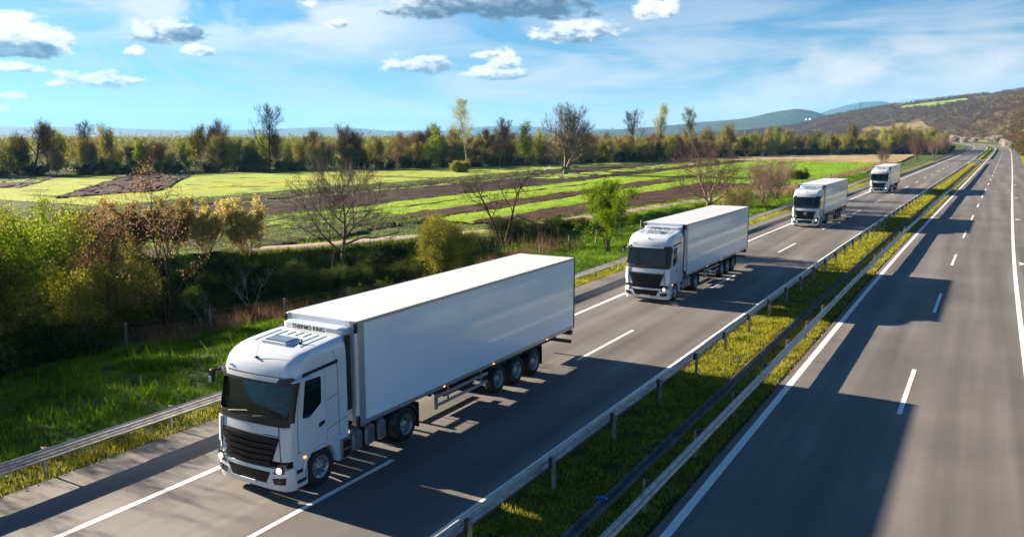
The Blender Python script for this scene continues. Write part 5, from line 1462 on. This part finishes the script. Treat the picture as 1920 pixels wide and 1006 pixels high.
X_, Y_ = scatter(60, -56, -38, 28, 60, 27, True); k_ = X_ > xt(Y_) - .4
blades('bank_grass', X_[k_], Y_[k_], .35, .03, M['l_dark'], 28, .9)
X_, Y_ = scatter(30, -60, -26, 30, 150, 29, True); k_ = (np.abs(X_ - xt(Y_) - .1) < .6) | (np.abs(X_ - xt(Y_) + 3.9) < .55)
blades('track_edge_grass', X_[k_], Y_[k_], .30, .035, M['g_field'], 30, .9)
blades('field_grass', *scatter(12, -68, -56, 58, 286, 31, True), .16, .055, M['g_field'], 32, .9, .14)
blades('field_grass', *scatter(14, -51, -45.3, 71, 286, 33, True), .15, .05, M['g_field'], 34, .9, .16)
blades('field_grass', *scatter(5, -57, -27, 152, 290, 35, True), .2, .12, M['g_field'], 36, .9, .18)
blades('field_weeds', *scatter(8, -68, -50, 30, 73, 37, True, .35), .35, .07, M['g_field'], 38, .9, .14)
blades('field_weeds', *scatter(5, -97, -83, 50, 160, 39, True, .5), .35, .09, M['g_field'], 40, .9, .1)
blades('right_verge_grass', *scatter(14, 4.6, 8, 60, 400, 41), .25, .06, M['g_med'], 42)
# reddish dry weeds standing on the verge beside the nearest lorry, and along the fence
def weeds(name, X, Y, h, seed, m_=None, w=.012):
    return blades(name, X, Y, h, w, m_ or M['w_red'], seed, .55)


X_, Y_ = scatter(85, -40, -29.5, 28, 66, 50, True, .15); k_ = np.abs((X_ + 35.6) - (Y_ - 42) * .17) < 1.5 + .6 * np.sin(Y_ * .9)
weeds('dry_weeds', X_[k_], Y_[k_], .95, 51)
X_, Y_ = scatter(60, -43, -36, 26, 34, 52, True, .3); weeds('dry_weeds', X_, Y_, .7, 53, M['g_dry'])
X_, Y_ = scatter(40, -27.5, -25.2, 128, 285, 54, True, .1); weeds('dry_weeds', X_, Y_, .9, 55, M['g_dry'], .03)
X_, Y_ = scatter(10, -40, -34, 60, 70, 56, True, .3); weeds('dry_weeds', X_, Y_, 1.2, 57, M['g_dry'], .02)

# ================================================================== fence, litter, birds, far things
M['wood'] = mat('weathered_post', (.20, .16, .13), .9, vary=.5, vscale=6)
M['wire'] = mat('fence_wire', (.16, .14, .13), .6, .5)
FX = lambda y: float(np.interp(y, [26, 34, 60, 100, 190, 290], [-38.6, -36.8, -30.6, -27.2, -25.6, -23.4]))
fr = empty('wire_fence', (FX(27), 27, 0), 0, 'wire fence on weathered posts running through the dry weeds below the verge', 'fence')
ys_f = []; y = 27.
while y < 286: ys_f.append(y); y += 4.6 if y < 120 else 5.5
pm_ = None; rs_ = random.Random(3)
for y in ys_f:
    x = FX(y)
    if pm_ is None:
        pm_ = MB().box(-.055, .055, -.055, .055, -.5, 1.35, .015).build('post', M['wood'], fr); q = pm_
    else:
        q = pm_.copy(); COL.objects.link(q); q.parent = fr
    q.location = (x - FX(27), y - 27, float(hgt(x, y))); q.rotation_euler = (rs_.uniform(-.07, .07), rs_.uniform(-.07, .07), rs_.random())
for h in (.45, .85, 1.22):
    mb = MB(); pts = [(FX(y) - FX(27), y - 27, float(hgt(FX(y), y)) + h) for y in ys_f]
    for a_, c_ in zip(pts[:-1], pts[1:]): mb.cyl(a_, c_, .007, n=4, caps=False)
    mb.build('wire', M['wire'], fr)

M['blue'] = mat('blue_plastic', (.03, .08, .55), .3); M['white_p'] = mat('white_plastic', (.75, .76, .78), .4)
e = empty('plastic_bottle', (-7.72, 18.3, -.09), .4, 'blue plastic bottle lying in the median drain', 'bottle')
MB().lathe_x([(-.16, 0), (-.16, .045), (.02, .045), (.07, .02), (.10, .018)], 0, 0, .05, 10).build('body', M['blue'], e)
MB().lathe_x([(.10, .022), (.13, .022), (.13, 0)], 0, 0, .05, 10).build('cap', M['white_p'], e)


def crumple(name, x, y, s, label, cat_, m_):
    rs = np.random.RandomState(int(abs(x) * 10)); mb = MB(); rows = []
    for i in range(6):
        rows.append([(s * (sin(pi * i / 5) * cos(a) * (.7 + .5 * rs.rand()) + .2 * i), s * sin(pi * i / 5) * sin(a) * (.7 + .5 * rs.rand()), s * (.4 + .35 * cos(a) * sin(pi * i / 5) * rs.rand())) for a in np.linspace(0, 2 * pi, 9)])
    o = mb.grid(rows, False).build(name, m_); o.location = (x, y, float(hgt(x, y))); return tag(o, label, cat_)


crumple('plastic_bag', -39.0, 48.4, .32, 'white plastic bag caught in the dark bank below the track', 'bag', M['white_p'])


def bird(x, y, label, m_, s=1.):
    e = empty('bird', (x, y, float(hgt(x, y)) + .1), .6, label, 'bird'); e.scale = (s, s, s)
    rows = [[(t, r * cos(a), .42 + h + r * 1.05 * sin(a)) for a in np.linspace(0, 2 * pi, 9)] for t, r, h in [(-.42, .01, -.06), (-.30, .05, -.03), (-.12, .13, 0), (.08, .14, .02), (.20, .08, .10), (.25, .045, .25), (.28, .05, .38), (.34, .045, .42), (.38, .015, .41), (.50, .006, .39)]]
    MB().grid(rows, True).build('body', m_, e)
    for k in (-.05, .05): MB().cyl((0, k, -.12), (0, k, .36), .014, n=5).build('leg', M['bark_dark'], e)


bird(-88.4, 173.5, 'white bird standing on the ploughed strip left of the large rounded tree', M['white_p'], 1.9)
bird(-86.6, 178.5, 'black bird standing on the ploughed strip beside the white one', M['black'], 1.9)
bird(-158.0, 128.4, 'white bird on the dark ploughed wedge at its far edge', M['white_p'], 1.5)

M['house'] = mat('house_render', (.78, .76, .72), .9); M['tile'] = mat('roof_tile', (.28, .12, .08), .9); M['hglass'] = mat('house_glass', (.03, .04, .05), .2)
HS = [(.1775, 3790, 1.0, 'white house of the far village, leftmost on the wooded slope'), (.1735, 3810, 1.25, 'larger white house of the far village, in the middle of its row'), (.1700, 3780, .9, 'small white house at the right end of the far village row'),
      (.2140, 3500, 1.0, 'lone white house lower on the wooded slope, left of the village'), (.2190, 3420, .8, 'small pale house below the lone white one')]
for a, r, s, lb in HS:
    z = -1 + (9 + BH(a) * 4600) * float(sst(np.array(r), 2900, 4600)) - .5
    e = empty('house', (-r * sin(a), r * cos(a), z), a + .5, lb, 'house', 'houses of the far village'); e.scale = (s * .75,) * 3
    MB().box(-6, 6, -4.5, 4.5, -3, 5.5).build('wall', M['house'], e)
    MB().add([(-6.6, -5, 5.4), (6.6, -5, 5.4), (6.6, 5, 5.4), (-6.6, 5, 5.4), (-6.6, 0, 8.4), (6.6, 0, 8.4)], [(0, 1, 5, 4), (2, 3, 4, 5), (0, 4, 3), (1, 2, 5), (0, 3, 2, 1)]).build('roof', M['tile'], e)
    for x in (-3.5, 0, 3.5): MB().box(x - .7, x + .7, -4.56, -4.5, 2, 3.6).build('window', M['hglass'], e)
for a, hh, lb in [(.1234, 26, 'tall thin transmitter mast on the ridge of the brown hill'), (.1278, 15, 'shorter mast on the ridge left of the tall one')]:
    r = RR(a) * .985; e = empty('radio_mast', (-r * sin(a), r * cos(a), hill_h(a, r) - 1), 0, lb, 'mast')
    mb = MB()
    for x, y in ((-1, -1), (1, -1), (0, 1)): mb.cyl((x, y, 0), (x * .25, y * .25, hh), .22, .16, 5)
    for k in range(8):
        z0 = hh * k / 8; s0 = 1 - .75 * k / 8; s1 = 1 - .75 * (k + 1) / 8
        mb.cyl((-s0, -s0, z0), (s1, -s1, z0 + hh / 8), .09, n=4).cyl((s0, -s0, z0), (0, s1, z0 + hh / 8), .09, n=4)
    mb.build('lattice', M['chassis'], e)
    MB().cyl((0, 0, hh), (0, 0, hh + 4), .18, .08, 6).build('antenna', M['chassis'], e)
# small clods, stones and bits along the asphalt edges
rs = np.random.RandomState(8); n = 900
Lx = np.where(rs.rand(n) < .5, -6.12 + rs.randn(n) * .07, -20.95 + rs.randn(n) * .12); Yx = rs.uniform(8, 90, n); Xx = Lx + cfun(Yx)
C = np.stack([Xx, Yx, np.zeros(n) + .012], 1); V, F = leaves(rs, C, .07, .8); tag(link('gravel_crumbs', np_mesh('gravel_crumbs', V, F), None, M['g_dry']), kind='stuff')
# lettering becomes real mesh
dg = bpy.context.evaluated_depsgraph_get()
fonts = [o for o in bpy.data.objects if o.type == 'FONT']
tm = bpy.data.meshes.new_from_object(fonts[0].evaluated_get(dg)); tm.name = 'lettering'
for o in fonts:
    n_o = bpy.data.objects.new('lettering_mesh', tm); COL.objects.link(n_o); n_o.parent = o.parent; n_o.location = o.location; n_o.rotation_euler = o.rotation_euler
    bpy.data.objects.remove(o); n_o.name = 'lettering'
